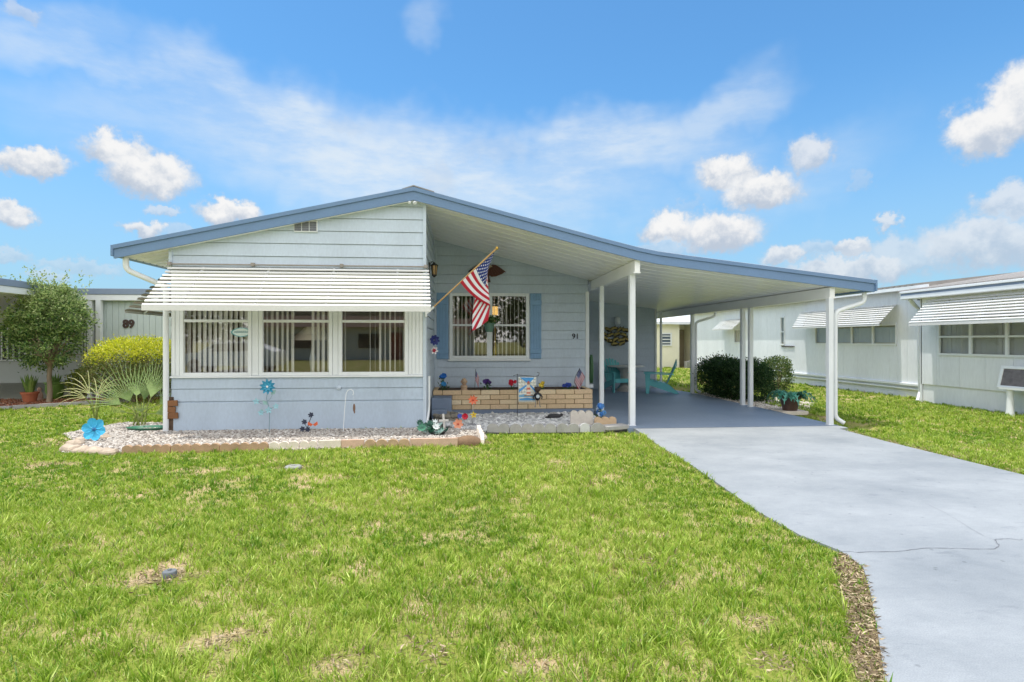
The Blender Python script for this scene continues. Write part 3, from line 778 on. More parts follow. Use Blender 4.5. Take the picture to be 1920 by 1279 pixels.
pipe([(e1 - .08, 9.2, ez1 - .2), (e1 - .08, 9.2, 2.13), (6.44, 9.2, 1.96), (6.44, 9.2, .12), (6.56, 9.14, .03)], .075)
pipe([(e1 - .08, 15.0, ez1 - .2), (e1 - .08, 15.0, 2.14), (6.42, 15.0, 1.97), (6.42, 15.0, .10), (6.54, 14.95, .03)], .07)
pipe([(e0 + .1, YV + .14, ez0 - .17), (e0 + .1, YV + .14, ez0 - .36), (-4.735, YF - .04, 2.32), (-4.735, YF - .04, -.05)], .085)
pipe([(XR + .06, 9.52, .86), (XR + .06, 9.52, .3), (XR + .035, 9.44, .14), (XR + .035, 9.40, -.1)], .04, name='drain_pipe')
# ------------------------------------------------------------------ neighbour on the left (89)
h89 = thing('bungalow', 'grey green flat roofed house numbered 89 with a white open carport, behind the clipped bush', 'house', (-9, 18, 0))
def put(mb, name, mat, parent, **k): return mb.build(name, M_[mat] if isinstance(mat, str) else mat, parent, world=True, **k)
mb = MB()
x = -9.25
while x < -5.6:
    mb.box(x, x + .142, 15.2, 15.23, -.05, 2.5); mb.box(x + .142, x + .15, 15.212, 15.24, -.05, 2.5); x += .15
put(mb, 'wall', 'ngreen', h89, smooth=0)
mb = MB(); mb.box(-5.7, -5.6, 15.25, 24, -.05, 2.5); mb.box(-9.25, -9.15, 15.25, 20.98, -.05, 2.5)
put(mb, 'wall', 'ngreen', h89, smooth=0)
mb = MB(); mb.box(-20, -9.26, 21, 21.1, -.05, 2.5); put(mb, 'wall', pm('porch_shade_wall', S(196, 200, 198), .6, .05, 1), h89, smooth=0)
for x0, x1 in ((-16.6, -14.6), (-13.3, -11.6)):
    mb = MB(); mb.box(x0, x1, 20.93, 20.99, .75, 2.0); wd = put(mb, 'window', 'dark', h89, smooth=0)
    mb = MB(); x = x0 + .05
    while x < x1 - .05: mb.box(x, x + .05, 20.90, 20.925, .8, 1.95); x += .19
    mb.box(x0, x1, 20.905, 20.93, .76, .8); put(mb, 'bars', 'white', wd, smooth=0)
def flatroof(parent, x0, x1, y0, y1, z0, name='roof'):
    mb = MB(); mb.box(x0 + .03, x1 - .03, y0 + .03, y1, z0 + .05, z0 + .27)
    r = put(mb, name, 'greyroof', parent, smooth=0)
    mb = MB(); mb.box(x0, x1, y0, y1, z0 + .15, z0 + .30); put(mb, 'fascia', 'bandblue', r, smooth=0, bevel=.006)
    mb = MB(); mb.box(x0 + .02, x1 - .02, y0 + .02, y1 - .02, z0, z0 + .148); put(mb, 'gutter', 'white', r, smooth=0, bevel=.006)
    return r
flatroof(h89, -9.86, -5.4, 15.0, 25, 2.48)
flatroof(h89, -20.0, -9.88, 11.5, 25, 2.50)
mb = MB(); mb.box(-7.6, -7.2, 17.2, 17.6, 2.78, 2.88); put(mb, 'roof_vent', 'white', h89, smooth=0)
mb = MB(); mb.tube([(-6.75, 17, 2.75), (-6.75, 17, 2.98)], .04, 8); put(mb, 'vent_pipe', 'dark', h89)
for x, y in ((-9.42, 15.1), (-9.2, 15.08), (-9.9, 11.8), (-12.5, 11.8), (-19.5, 11.8)):
    mb = MB(); mb.box(x - .06, x + .06, y - .06, y + .06, -.05, 2.49); put(mb, 'post', 'white', h89, smooth=0, bevel=.008)
text('89', .28, PY(241, 608, 15.185), flat('number_brown', (74, 58, 54), .5), h89, ext=.012, off=.012)
slab('neighbour_slab', [(-20, 12.0), (-10.4, 12.0), (-10.4, 20.9), (-20, 20.9)], -.12, -.005, M_['concrete_grey'])

# ------------------------------------------------------------------ neighbour on the right (long white home)
nr_h = thing('mobile_home', 'long white home with pale slatted window awnings, right of the carport', 'house', (12.5, 14, 0))
def panel_wall(x, y0, y1, z0, z1, holes=()):
    """flat vertical panels on a wall that looks to -X, with fine joints, openings left out"""
    mb = MB(); ys_ = sorted(set([y0, y1] + [h for q in holes for h in q[:2]] + [y0 + k * .61 for k in range(1, int((y1 - y0) / .61) + 1) if y0 + k * .61 < y1]))
    for a, b in zip(ys_[:-1], ys_[1:]):
        if b - a < 1e-4: continue
        hz = [(q[2], q[3]) for q in holes if q[0] <= a + 1e-6 and q[1] >= b - 1e-6]
        segs = [(z0, z1)] if not hz else [(z0, hz[0][0]), (hz[0][1], z1)]
        for c, d in segs:
            mb.box(x, x + .05, a, b - .006, c, d)
    mb.box(x + .051, x + .06, y0, y1, z0, min([q[2] for q in holes] + [z1])) 
    return put(mb, 'wall', 'nwall', nr_h, smooth=0)
def xwin(x, y0, y1, z0, z1, ny, bars=(), mat='white', parent=None):
    """window on a wall that looks to -X"""
    mb = MB(); f = .05
    mb.box(x - .03, x + .03, y0, y1, z0, z0 + f); mb.box(x - .03, x + .03, y0, y1, z1 - f, z1)
    for k in range(ny + 1):
        y = y0 + (y1 - y0) * k / ny; a, b = max(y0, y - f * .6), min(y1, y + f * .6)
        mb.box(x - .025, x + .025, a, b, z0 + f, z1 - f)
    for z in bars: mb.box(x - .02, x + .02, y0, y1, z - .02, z + .02)
    w = put(mb, 'window', mat, parent or nr_h, smooth=0)
    g = MB(); g.box(x + .004, x + .01, y0 + .02, y1 - .02, z0 + .02, z1 - .02); put(g, 'pane', 'glass2', w, smooth=0)
    g = MB()
    yy = y0 - .12
    while yy < y1 + .12: g.box(x + .07 + .006 * (int(yy * 20) % 2), x + .09, yy, yy + .115, z0, z1); yy += .12
    put(g, 'curtain', pm('curtain', S(196, 192, 184), .8, .06, 3), w, smooth=0)
    return w
wins1 = [(13.95, 17.4, 1.33, 1.92), (19.15, 19.42, 1.3, 2.34), (22.1, 22.9, 1.35, 1.95)]
panel_wall(11.5, 13.0, 27.5, .36, 2.82, wins1)
xwin(11.5, 13.95, 17.4, 1.33, 1.92, 4); xwin(11.5, 19.15, 19.42, 1.3, 2.34, 1, (1.78,)); xwin(11.5, 22.1, 22.9, 1.35, 1.95, 1)
wins2 = [(7.98, 12.08, 1.12, 2.0)]
panel_wall(11.0, 3.0, 12.6, .42, 2.50, wins2)
xwin(11.0, 7.98, 12.08, 1.12, 2.0, 5, (1.545,))
for q in ((15.5, 15.54, 3.05, 27.4, -.05, 2.49), (11.0, 11.5, 12.57, 12.62, -.05, 2.5), (11.5, 20, 27.45, 27.5, -.05, 2.8), (11.0, 20, 2.95, 3.0, -.05, 2.5)): mb = MB(); mb.box(*q); put(mb, 'wall', 'nwall', nr_h, smooth=0)
mb = MB(); mb.box(11.53, 11.56, 13, 27.4, -.08, .36); mb.box(11.03, 11.06, 3, 12.56, -.08, .42)
mb.box(11.44, 11.53, 12.63, 27.4, .30, .36); mb.box(11.46, 11.53, 12.63, 27.4, .2, .24)
put(mb, 'skirting', 'nwall', nr_h, smooth=0, bevel=.006)
# roofs with corrugated edge
def shed_roof(y0, y1, x0, z0, x1, z1, band):
    mb = MB(); y = y0; k = 0
    while y < y1:
        d = .018 if k % 2 else 0
        mb.prism([(x0 - d, y, z0 + d * .3), (x1, y, z1 + d * .3), (x1, y, z1 + .05), (x0 - d, y, z0 + .05)], (0, .1, 0)); y += .1; k += 1
    r = put(mb, 'roof', 'greyroof', nr_h, smooth=0)
    if band:
        mb = MB(); mb.box(x0 - .03, x0 + .02, y0 - .05, y1, z0 - .17, z0 - .085); mb.box(x0 - .05, x0 + .05, y0 - .05, y1, z0 - .03, z0 + .02); put(mb, 'gutter', 'white', r, smooth=0, bevel=.006)
        mb = MB(); mb.box(x0 - .01, x0 + .03, y0 - .045, y1, z0 - .085, z0 - .03); put(mb, 'fascia', 'bandblue', r, smooth=0)
        mb = MB(); mb.box(x0 + .02, 11.05, y0, y1, z0 - .172, z0 - .16); put(mb, 'soffit', 'soffit', r, smooth=0)
    return r
shed_roof(13.02, 27.6, 11.25, 2.84, 15.6, 3.33, False)
shed_roof(3.0, 12.9, 10.75, 2.64, 15.6, 3.40, True)
mb = MB(); mb.prism([(11.26, 13.0, 2.46), (15.5, 13.0, 2.46), (15.5, 13.0, 3.35), (11.26, 13.0, 2.88)], (0, .018, 0)); put(mb, 'roof_end', 'greyroof', nr_h, smooth=0)
mb = MB(); mb.box(15.55, 15.62, 3, 27.5, 2.5, 3.36); mb.box(15.4, 15.7, 3, 12.9, 3.39, 3.47); put(mb, 'ridge_cap', 'greyroof', nr_h, smooth=0)
mb = MB(); mb.tube([(14.6, 11.2, 3.2), (14.6, 11.2, 3.52)], .05, 8); put(mb, 'vent_pipe', 'dark', nr_h)
mb = MB(); mb.box(11.23, 11.27, 12.66, 27.6, 2.75, 2.835); put(mb, 'gutter', 'white', nr_h, smooth=0)
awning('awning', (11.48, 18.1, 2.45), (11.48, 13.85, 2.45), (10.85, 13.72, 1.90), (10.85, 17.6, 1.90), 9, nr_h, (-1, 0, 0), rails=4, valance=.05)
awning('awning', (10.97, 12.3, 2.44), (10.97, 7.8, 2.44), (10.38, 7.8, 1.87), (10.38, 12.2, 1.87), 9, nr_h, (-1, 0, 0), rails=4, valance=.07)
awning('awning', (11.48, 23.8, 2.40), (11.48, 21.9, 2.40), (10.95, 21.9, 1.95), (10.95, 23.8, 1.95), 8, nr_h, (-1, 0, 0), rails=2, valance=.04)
mb = MB(); mb.tube([(10.85, 12.75, 2.46), (11.0, 12.8, 2.34), (11.2, 12.9, 2.25), (11.25, 12.9, .2), (11.1, 12.8, -.02)], .045, 8); put(mb, 'downspout', 'white', nr_h)
mb = MB()
for k in range(7): mb.tube([(11.49, 18.6 + k * .1, 1.26), (11.42, 18.6 + k * .1, 1.24), (11.42, 18.64 + k * .1, 1.28)], .012, 5)
mb.box(11.46, 11.49, 18.55, 19.3, 1.25, 1.275); put(mb, 'hook_rail', 'dark', nr_h)
# framed slanted panel on two white legs at the edge of the lawn
bd = thing('display_panel', 'slanted dark panel in a white frame on two white posts beside the long white home', 'panel', (10.72, 9.9, 0))
T_ = Matrix.Translation((10.72, 0, .73)) @ Matrix.Rotation(R(14), 4, 'Y')
A_ = MB(); A_.box(-.012, .012, 8.95, 10.27, -.17, .17, M=T_); put(A_, 'board', pm('dark_board', S(112, 106, 106), .55, .25, 9, fine=.2), bd, smooth=0)
mb = MB()
for a in ((8.89, 10.33, -.225, -.17), (8.89, 10.33, .17, .225), (8.89, 8.95, -.17, .17), (10.27, 10.33, -.17, .17)): mb.box(-.025, .025, a[0], a[1], a[2], a[3], M=T_)
put(mb, 'frame', 'white', bd, smooth=0, bevel=.006)
for y in (10.1, 9.72):
    mb = MB(); mb.tube([(10.70, y, -.05), (10.70, y, .1), (10.71, y + .01, .35), (10.70, y, .56)], [.085, .065, .055, .06], 12); put(mb, 'leg', 'white', bd)
mb = MB(); mb.box(10.62, 10.80, 9.0, 10.25, .50, .545); put(mb, 'crossbar', 'white', bd, smooth=0)

# ------------------------------------------------------------------ cream house beyond the carport
yh = thing('bungalow', 'cream yellow house with a white roof seen through the back of the carport', 'house', (13, 33, 0))
mb = MB(); mb.box(6.5, 11.9, 30, 30.2, -.05, 2.5); mb.box(11.8, 11.9, 30.2, 31.5, -.05, 2.4); put(mb, 'wall', 'yellowwall', yh, smooth=0)
mb = MB(); mb.box(12.8, 20, 30, 30.2, -.05, 2.45); mb.prism([(12.8, 30, 2.45), (20, 30, 2.45), (16.4, 30, 3.75)], (0, .2, 0)); mb.box(12.8, 12.9, 30.2, 31.5, -.05, 2.4); put(mb, 'wall', 'yellowwall', yh, smooth=0)
mb = MB(); mb.box(11.7, 13, 31.5, 31.6, -.05, 2.4)
put(mb, 'wall', 'yellowwall', yh, smooth=0)
mb = MB(); mb.box(11.95, 12.75, 31.42, 31.49, 0, 2.1); d_ = put(mb, 'door', flat('taupe_door', (150, 138, 118), .6), yh, smooth=0)
mb = MB(); mb.ell((12.05, 31.38, 1.0), .05, 8, 6); put(mb, 'handle', 'brass', d_)
mb = MB(); mb.prism([(6.2, 29.6, 2.36), (6.2, 36, 3.7), (6.2, 36, 3.8), (6.2, 29.6, 2.5)], (6.7, 0, 0)); mb.prism([(12.4, 29.6, 2.36), (16.4, 29.6, 3.86), (20.4, 29.6, 2.36), (20.4, 29.6, 2.56), (16.4, 29.6, 4.04), (12.4, 29.6, 2.56)], (0, 8, 0))
put(mb, 'roof', 'roofmetal', yh, smooth=0)
def ywin(x0, x1, z0, z1, n):
    mb = MB(); f = .07; y = 29.93
    mb.box(x0, x1, y, 30.02, z0, z0 + f); mb.box(x0, x1, y, 30.02, z1 - f, z1); mb.box(x0, x0 + f, y, 30.02, z0 + f, z1 - f); mb.box(x1 - f, x1, y, 30.02, z0 + f, z1 - f)
    for k in range(1, n): z = z0 + (z1 - z0) * k / n; mb.box(x0 + f, x1 - f, y + .01, 30.02, z - .025, z + .025)
    w = put(mb, 'window', 'white', yh, smooth=0)
    mb = MB(); mb.box(x0 + f, x1 - f, 29.985, 29.995, z0 + f, z1 - f); put(mb, 'pane', flat('far_pane', (96, 108, 120), .15), w, smooth=0)
ywin(10.8, 11.45, 1.18, 1.9, 4); ywin(13.75, 15.3, 1.0, 2.15, 2)
mb = MB(); mb.box(13.65, 15.4, 29.75, 29.93, .92, .99); put(mb, 'sill', 'white', yh, smooth=0)
# a small grey box beside the cream house's door
mb = MB(); mb.box(12.1, 12.5, 29.5, 29.8, -.03, .35); mb.lathe([(.12, 0), (.12, .02)], (12.3, 29.65, .35), 12); mb.box(12.14, 12.46, 29.49, 29.5, .03, .3)
tag(mb.build('utility_box', flat('utility_grey', (150, 150, 150), .6), smooth=0, bevel=.01), 'small grey utility box by the cream house door', 'utility box')

# ------------------------------------------------------------------ street side seen only in the window glass
car = thing('parked_car', 'white hatchback parked on the street, seen in the glass of the front windows', 'car', (-10.8, -8.6, -.02))
body = [(-2.2, .35), (-2.25, .62), (-2.1, .84), (-1.25, .96), (-.55, 1.40), (.9, 1.46), (1.85, 1.1), (2.15, .98), (2.2, .55), (2.1, .32)]
mb = MB()
secs = [(-.88, .96), (-.84, 1.0), (0, 1.02), (.84, 1.0), (.88, .96)]
vs = []; fs = []
for y, s_ in secs:
    for x, z in body:
        w = 1.0 if z < 1 else .8
        vs.append((x * s_, y * (w if abs(y) > .1 else 1), z))
nb = len(body)
for i in range(4):
    for k in range(nb): fs.append((i * nb + k, i * nb + (k + 1) % nb, (i + 1) * nb + (k + 1) % nb, (i + 1) * nb + k))
fs.append(tuple(range(nb))); fs.append(tuple(4 * nb + k for k in range(nb - 1, -1, -1)))
mb.add(vs, fs); put_car = mb.build('body', flat('car_white', (232, 234, 236), .25), car, smooth=35)
for sgn in (-1, 1):
    for poly in ([(-1.1, .98), (-.52, 1.33), (.12, 1.37), (.12, 1.0)], [(.2, 1.0), (.2, 1.37), (.85, 1.38), (1.6, 1.06), (1.5, 1.0)]):
        mb = MB(); mb.prism([(x, sgn * .79, z) for x, z in poly], (0, sgn * .03, 0)); mb.build('window', flat('car_glass', (26, 28, 32), .1), car, smooth=0)
for x in (-1.4, 1.4):
    for sgn in (-1, 1):
        M2 = Matrix.Translation((x, sgn * .78, .32)) @ Matrix.Rotation(R(90), 4, 'X')
        mb = MB(); mb.lathe([(.2, -.1), (.31, -.1), (.32, -.07), (.32, .07), (.31, .1), (.2, .1)], n=24, M=M2); wh = mb.build('wheel', flat('tyre', (28, 28, 28), .8), car)
        mb = MB(); mb.lathe([(.02, -.105), (.2, -.095), (.2, .095), (.02, .105)], n=12, M=M2); mb.build('rim', flat('rim_grey', (160, 162, 166), .3, metal=.6), wh, smooth=0)
oh = thing('bungalow', 'low pale house across the street, seen only in the window glass', 'house', (-6, -27, 0))
mb = MB(); mb.box(-15, 1, -29, -25, 0, 2.5); put(mb, 'wall', flat('tan_wall', (206, 200, 186), .7), oh, smooth=0)
mb = MB(); mb.prism([(-15.5, -29.5, 2.5), (-15.5, -24.5, 2.5), (-15.5, -27, 3.5)], (17, 0, 0)); put(mb, 'roof', flat('brown_roof', (112, 92, 80), .8), oh, smooth=0)
for x in (-13, -8, -3):
    mb = MB(); mb.box(x, x + 1.6, -25, -24.96, .9, 2); put(mb, 'window', 'dark', oh, smooth=0)
mb = MB(); mb.box(-5.6, -4.7, -25, -24.95, 0, 2.1); put(mb, 'door', flat('red_door', (140, 60, 44), .5), oh, smooth=0)

for k, x in enumerate((-40, -33, -27, -20.5, -14, -8, -2.5, 3, 8.5, 14.5, 21, 28, 36)):
    y = -34 - 2.5 * (k % 3); o = thing('tree', 'broad dark green tree across the street, seen only in the window glass', 'tree', (x, y, -.03), group='trees across the street')
    mb = MB(); mb.tube([(x, y, 0), (x + .2, y, 2), (x, y, 5)], [.3, .22, .1], 8); put(mb, 'trunk', flat('dark_trunk', (96, 82, 70), .9), o)
    hh = 7.5 + 2 * ((k * 7) % 5) / 5; P, U = blob_points([((x, y, hh * .55), (3.6, 3, hh * .42)), ((x + 1.5, y, hh * .7), (2.2, 2.2, hh * .28)), ((x - 1.6, y + .4, hh * .45), (2.3, 2.2, hh * .3))], 1900, .5)
    leaf_mesh('crown', P - np.array([x, y, -.03]), U + nr.normal(size=P.shape) * .7, nr.uniform(.35, .6, len(P)), .6, pick([(.03, .07, .02), (.06, .12, .03), (.1, .17, .05)], len(P)), M_['leaf'], o)
# ------------------------------------------------------------------ trees, bushes, plants
def limb_mesh(name, chains, mat, parent):
    mb = MB()
    for pts, rs in chains: mb.tube(pts, rs, 9)
    return put(mb, name, mat, parent, smooth=60)

GREENS = [(.065, .14, .042), (.14, .25, .07), (.26, .38, .11), (.38, .50, .18)]
tb = G(92, 757, -.03)
tree = thing('tree', 'young round crowned green tree with a pale trunk in red mulch before house 89', 'tree', tuple(tb))
ch = [([tb + Vector(v) for v in ((0, 0, 0), (.02, 0, .3), (-.02, .03, .62), (.03, .0, 1.0))], [.065, .052, .048, .046])]
top_ = tb + Vector((.03, 0, .95)); clumps = []
for k in range(26):
    a = k * 2.4; e = rng.uniform(.15, 1.35)
    L_ = rng.uniform(.5, 1.05) * (1.15 if e > 1.0 else .85)
    d = Vector((math.cos(a) * math.cos(e), math.sin(a) * math.cos(e), math.sin(e)))
    m = top_ + d * L_ * .5 + Vector((rng.gauss(0, .06), rng.gauss(0, .06), .08)); e_ = top_ + d * L_ + Vector((0, 0, .05))
    ch.append(([top_ + Vector((0, 0, rng.uniform(-.1, .2))), m, e_], [.04, .022, .008])); clumps += [e_, m]
limb_mesh('trunk', ch, M_['bark'], tree)
cz = tb + Vector((-.05, 0, 1.75))
blobs = [((cz.x, cz.y, cz.z - .28), (.78, .72, .62)), ((cz.x + .05, cz.y, cz.z + .35), (.74, .68, .62)), ((cz.x - .5, cz.y, cz.z + .1), (.45, .5, .5)), ((cz.x + .5, cz.y, cz.z + .25), (.42, .45, .4)), ((cz.x, cz.y, cz.z + .75), (.5, .5, .35))]
P1, U1 = blob_points(blobs, 3600, .35)
# leaf clumps: gather most leaves around sub-centres so that gaps open between them
cc, cu = blob_points(blobs, 190, .62)
k = nr.integers(0, len(cc), 11000); Pc = cc[k] + nr.normal(size=(11000, 3)) * np.array([.075, .075, .06])
sp = []; sd = []
for j in range(30):   # loose upright shoots out of the top and sides
    a = rng.uniform(0, 6.28); r = rng.uniform(.1, .85); b0 = np.array([cz.x + r * math.cos(a), cz.y + r * math.sin(a) * .8, cz.z + .55 + .35 * (1 - r)]); dr = np.array([rng.gauss(0, .2) + .25 * math.cos(a), rng.gauss(0, .2), 1.0]); L_ = rng.uniform(.3, .72)
    for t in np.linspace(0, 1, 22): sp.append(b0 + dr * L_ * t + nr.normal(size=3) * .025); sd.append(dr + nr.normal(size=3) * .8)
P = np.concatenate([P1, Pc, np.array(sp)]); D = np.concatenate([U1, cu[k], np.array(sd)]) + nr.normal(size=(len(P), 3)) * .75 + np.array([0, 0, .1])
hz = (P[:, 2] - (cz.z - .9)) / 2.2
tn = pick(GREENS, len(P), [.24, .30, .28, .18], .2); young = (nr.random(len(P)) < np.clip(hz * 1.35 - .22, .08, .95))
tn[young] = pick([(.34, .42, .16), (.46, .53, .25), (.25, .34, .11)], int(young.sum()))
cr_ = leaf_mesh('crown', P - np.array(tb), D, nr.uniform(.05, .085, len(P)), .5, tn, M_['leaf'], tree)

def bush(name, label, cat, base, blobs, n, size, cols, p, young=None, shell=.7, group=None, clumpy=0, up=.15, stem=True):
    o = thing(name, label, cat, tuple(base), group=group)
    bl = [((base.x + b[0][0], base.y + b[0][1], base.z + b[0][2]), b[1]) for b in blobs]
    P, U = blob_points(bl, n, shell)
    if clumpy:
        cc, cu = blob_points(bl, clumpy, .8); k = nr.integers(0, clumpy, n // 2)
        P[:n // 2] = cc[k] + nr.normal(size=(n // 2, 3)) * .055; U[:n // 2] = cu[k]
    ok = P[:, 2] > base.z + .02; P, U = P[ok], U[ok]
    tn = pick(cols, len(P), p, .2)
    if young is not None:
        zc = (P[:, 2] - base.z) / (P[:, 2].max() - base.z)
        y = nr.random(len(P)) < np.clip((zc - young[0]) / young[1], 0, .95)
        tn[y] = pick(young[2], int(y.sum()))
    D = U + nr.normal(size=P.shape) * .7 + np.array([0, 0, up])
    leaf_mesh('foliage', P - np.array(base), D, nr.uniform(size * .7, size * 1.2, len(P)), .5, tn, M_['leaf'], o)
    if stem:
        chs = []
        for j in range(9):
            a = j * 2.4; b = bl[j % len(bl)]
            e = Vector(b[0]) + Vector((math.cos(a) * b[1][0] * .6, math.sin(a) * b[1][1] * .6, b[1][2] * .3)); s0 = Vector((base.x + (b[0][0] - base.x) * .7 + rng.gauss(0, .04), base.y + (b[0][1] - base.y) * .7, base.z))
            chs.append(([s0, s0.lerp(e, .5) + Vector((0, 0, .06)), e], [.022, .015, .006]))
        limb_mesh('stem', chs, M_['bark'], o)
    return o
b1 = G(250, 756, -.03)
bush('clipped_bush', 'large clipped bush with a bright yellow top beside the blue house', 'bush', b1,
     [((0, 0, .78), (1.02, .85, .70)), ((.1, 0, 1.08), (.92, .8, .5)), ((-.45, .1, .92), (.62, .6, .6)), ((.6, 0, .98), (.6, .6, .56))], 21000, .052,
     [(.10, .14, .04), (.17, .21, .06), (.26, .27, .08), (.24, .19, .10)], [.3, .35, .22, .13], (.56, .2, [(.58, .61, .03), (.70, .70, .05), (.46, .53, .03), (.78, .76, .14)]), .8)
b2 = G(160, 748, -.03)
bush('yellow_shrub', 'small yellow green shrub between the young tree and the large clipped bush', 'bush', b2, [((0, 0, .42), (.42, .38, .36)), ((.1, 0, .62), (.3, .3, .22))], 2600, .06,
     [(.14, .20, .04), (.26, .32, .05), (.42, .44, .06)], [.35, .4, .25], None, .5)
hb = G(1390, 756, -.05)
hedge_b = []
for t in np.linspace(0, 1, 8):
    x = 6.93 + .06 * t + .06 * math.sin(t * 9); y = 15.0 - 2.0 * t
    hedge_b.append(((x - hb.x, y - hb.y, .46), (.52, .42, .52)))
    hedge_b.append(((x - hb.x + .05 * math.sin(t * 17), y - hb.y, .72 + .05 * math.sin(t * 13)), (.47, .36, .30 + .03 * math.sin(t * 7))))
bush('hedge_bush', 'dark green dense hedge bush beside the carport posts', 'bush', hb, hedge_b, 24000, .06,
     [(.018, .052, .016), (.032, .082, .024), (.055, .12, .034), (.11, .17, .065)], [.32, .36, .24, .08], None, .72, clumpy=420)
b3 = G(1462, 742, -.05)
bush('shrub', 'lighter green loose shrub at the right end of the dark hedge', 'bush', b3, [((0, .3, .5), (.5, .5, .5)), ((.1, .3, .8), (.35, .4, .28))], 4200, .06,
     [(.05, .10, .025), (.10, .17, .04), (.2, .27, .09), (.3, .34, .15)], [.25, .35, .25, .15], None, .55)

def fan_leaf(mb_v, origin, direction, L, n, spread, width, droop, tilt):
    """one palmate leaf: stiff narrow segments radiating from the end of the stalk"""
    origin = Vector(origin); d = Vector(direction).normalized()
    side = Vector((1, .15, 0)); side = (side - d * side.dot(d)); side = side.normalized() if side.length > .3 else Vector((0, 0, 1)).cross(d).normalized()
    side = (Matrix.Rotation(tilt, 3, d) @ side); nm = side.cross(d)
    for k in range(n):
        a = (k / (n - 1) - .5) * 2 * spread
        dr = (d * math.cos(a) + side * math.sin(a)).normalized(); Lk = L * (1 - .25 * (abs(a) / spread) ** 2) * rng.uniform(.92, 1.05)
        w = width; sd = dr.cross(nm).normalized()
        prev = None; p = origin.copy(); dd = dr.copy()
        for j in range(6):
            t = j / 5; ww = w * (.35 + 1.3 * t * (1 - t) * 1.6) * (1 - t * .75) if j < 5 else 0.0015
            cur = (p - sd * ww * .5, p + nm * ww * .18, p + sd * ww * .5)
            if prev:
                mb_v.face([prev[0], cur[0], cur[1], prev[1]]); mb_v.face([prev[1], cur[1], cur[2], prev[2]])
            prev = cur
            dd = (dd + Vector((0, 0, -droop * (.2 + t * 1.2)))).normalized(); p = p + dd * Lk / 5
M_['palm'] = pm('palm_leaf', S(124, 152, 86), .5, .2, 5, col2=S(176, 196, 128), spec=.4)
M_['palm2'] = pm('palm_leaf_dry', S(176, 182, 120), .6, .2, 5, col2=S(214, 206, 150))
M_['stalk'] = pm('palm_stalk', S(128, 140, 72), .6, .15, 6)
def palm(name, label, base, leaves, mat, group=None):
    o = thing(name, label, 'palm', tuple(base), group=group)
    for (end, d, L, n, spread, w, droop, tilt) in leaves:
        end = Vector(end); s0 = base + Vector((rng.gauss(0, .05), rng.gauss(0, .05), 0))
        mid = s0.lerp(end, .55) + Vector((0, 0, .1)); sm = MB(); sm.tube([s0, s0.lerp(mid, .5) + Vector((0, 0, .04)), mid, end], [.014, .012, .01, .008], 6)
        st = put(sm, 'stalk', 'stalk', o)
        lm = MB(); fan_leaf(lm, end, d, L, max(5, int(n * .95)), spread, w * .85, droop, tilt)
        put(lm, 'frond', mat, st, smooth=0, fix=False)
    return o
pb = G(256, 801, -.02); Yp = pb.y
pp = lambda x, y, dy=0: PY(x, y, Yp + dy)
palm('fan_palm', 'spiky fan palm growing in the white gravel by the corner of the blue house', pb, [
    (pp(243, 752, -.1), (-.30, -.2, .95), .78, 15, .72, .026, .02, .3), (pp(283, 745, .1), (.22, .1, 1), .74, 15, .62, .026, .015, -.3),
    (pp(256, 742, .35), (-.05, .4, .9), .66, 13, .75, .026, .03, .2), (pp(226, 758, .1), (-.85, -.2, .6), .62, 11, .62, .024, .08, .5),
    (pp(300, 758, -.1), (.75, -.4, .6), .5, 11, .6, .024, .10, -.5), (pp(266, 772, -.35), (.15, -.8, .6), .46, 11, .7, .024, .10, .1),
    (pp(292, 776, .2), (.85, .2, .35), .42, 9, .55, .022, .16, .2), (pp(238, 774, -.2), (-.7, -.5, .4), .48, 9, .55, .022, .16, -.2), (pp(270, 750, .2), (.05, .2, 1), .7, 13, .5, .024, .01, .8)], 'palm')
pb2 = G(180, 795, -.03); Yp = pb2.y
palm('weeping_palm', 'thin wispy palm with pale drooping fronds on the lawn behind the blue pinwheel', pb2, [
    (pp(168, 738), (-.6, 0, .75), .66, 7, .55, .020, .42, .2), (pp(188, 736, .1), (.55, 0, .8), .58, 6, .5, .020, .42, -.2),
    (pp(160, 746, -.2), (-.9, -.2, .4), .6, 6, .5, .020, .44, .3), (pp(182, 742, .2), (.1, .3, .9), .5, 5, .7, .020, .40, 0), (pp(196, 752, -.2), (.9, -.2, .3), .5, 6, .5, .02, .44, 0)], 'palm2')

# ------------------------------------------------------------------ pots on the left
def pot_mesh(mb, c, r, h, rim=.02):
    mb.lathe([(r * .68, 0), (r * .95, h * .82), (r * 1.06, h * .82), (r * 1.08, h), (r * .95, h), (r * .9, h * .9), (.001, h * .9)], c, 20)
def blade_plant(parent, c, n, L, w, cols, spread=.5, name='leaves', droop=.0):
    mb = MB()
    for k in range(n):
        a = rng.uniform(0, 6.28); e = rng.uniform(.1, spread); d = Vector((math.cos(a) * e, math.sin(a) * e, 1)).normalized(); s = Vector((-math.sin(a), math.cos(a), 0)); l = L * rng.uniform(.6, 1.1)
        p = Vector(c) + Vector((math.cos(a), math.sin(a), 0)) * rng.uniform(0, w * 1.4); prev = None; dd = d.copy()
        for j in range(5):
            t = j / 4; ww = w * (.7 + .8 * t * (1 - t)) * (1 - t ** 3) + .001; cur = (p - s * ww / 2, p + s * ww / 2)
            if prev: mb.face([prev[0], prev[1], cur[1], cur[0]], k % len(cols))
            prev = cur; p = p + dd * l / 4; dd = (dd + Vector((math.cos(a), math.sin(a), -.6)) * droop).normalized()
    return put(mb, name, [flat('blade_%d_%d_%d' % c_, c_, .5) for c_ in cols], parent, smooth=0, fix=False)
c = G(56, 756, -.03); o = thing('potted_plant', 'spiky green plant in a wide terracotta pot on red mulch', 'potted plant', tuple(c), group='pots by the young tree')
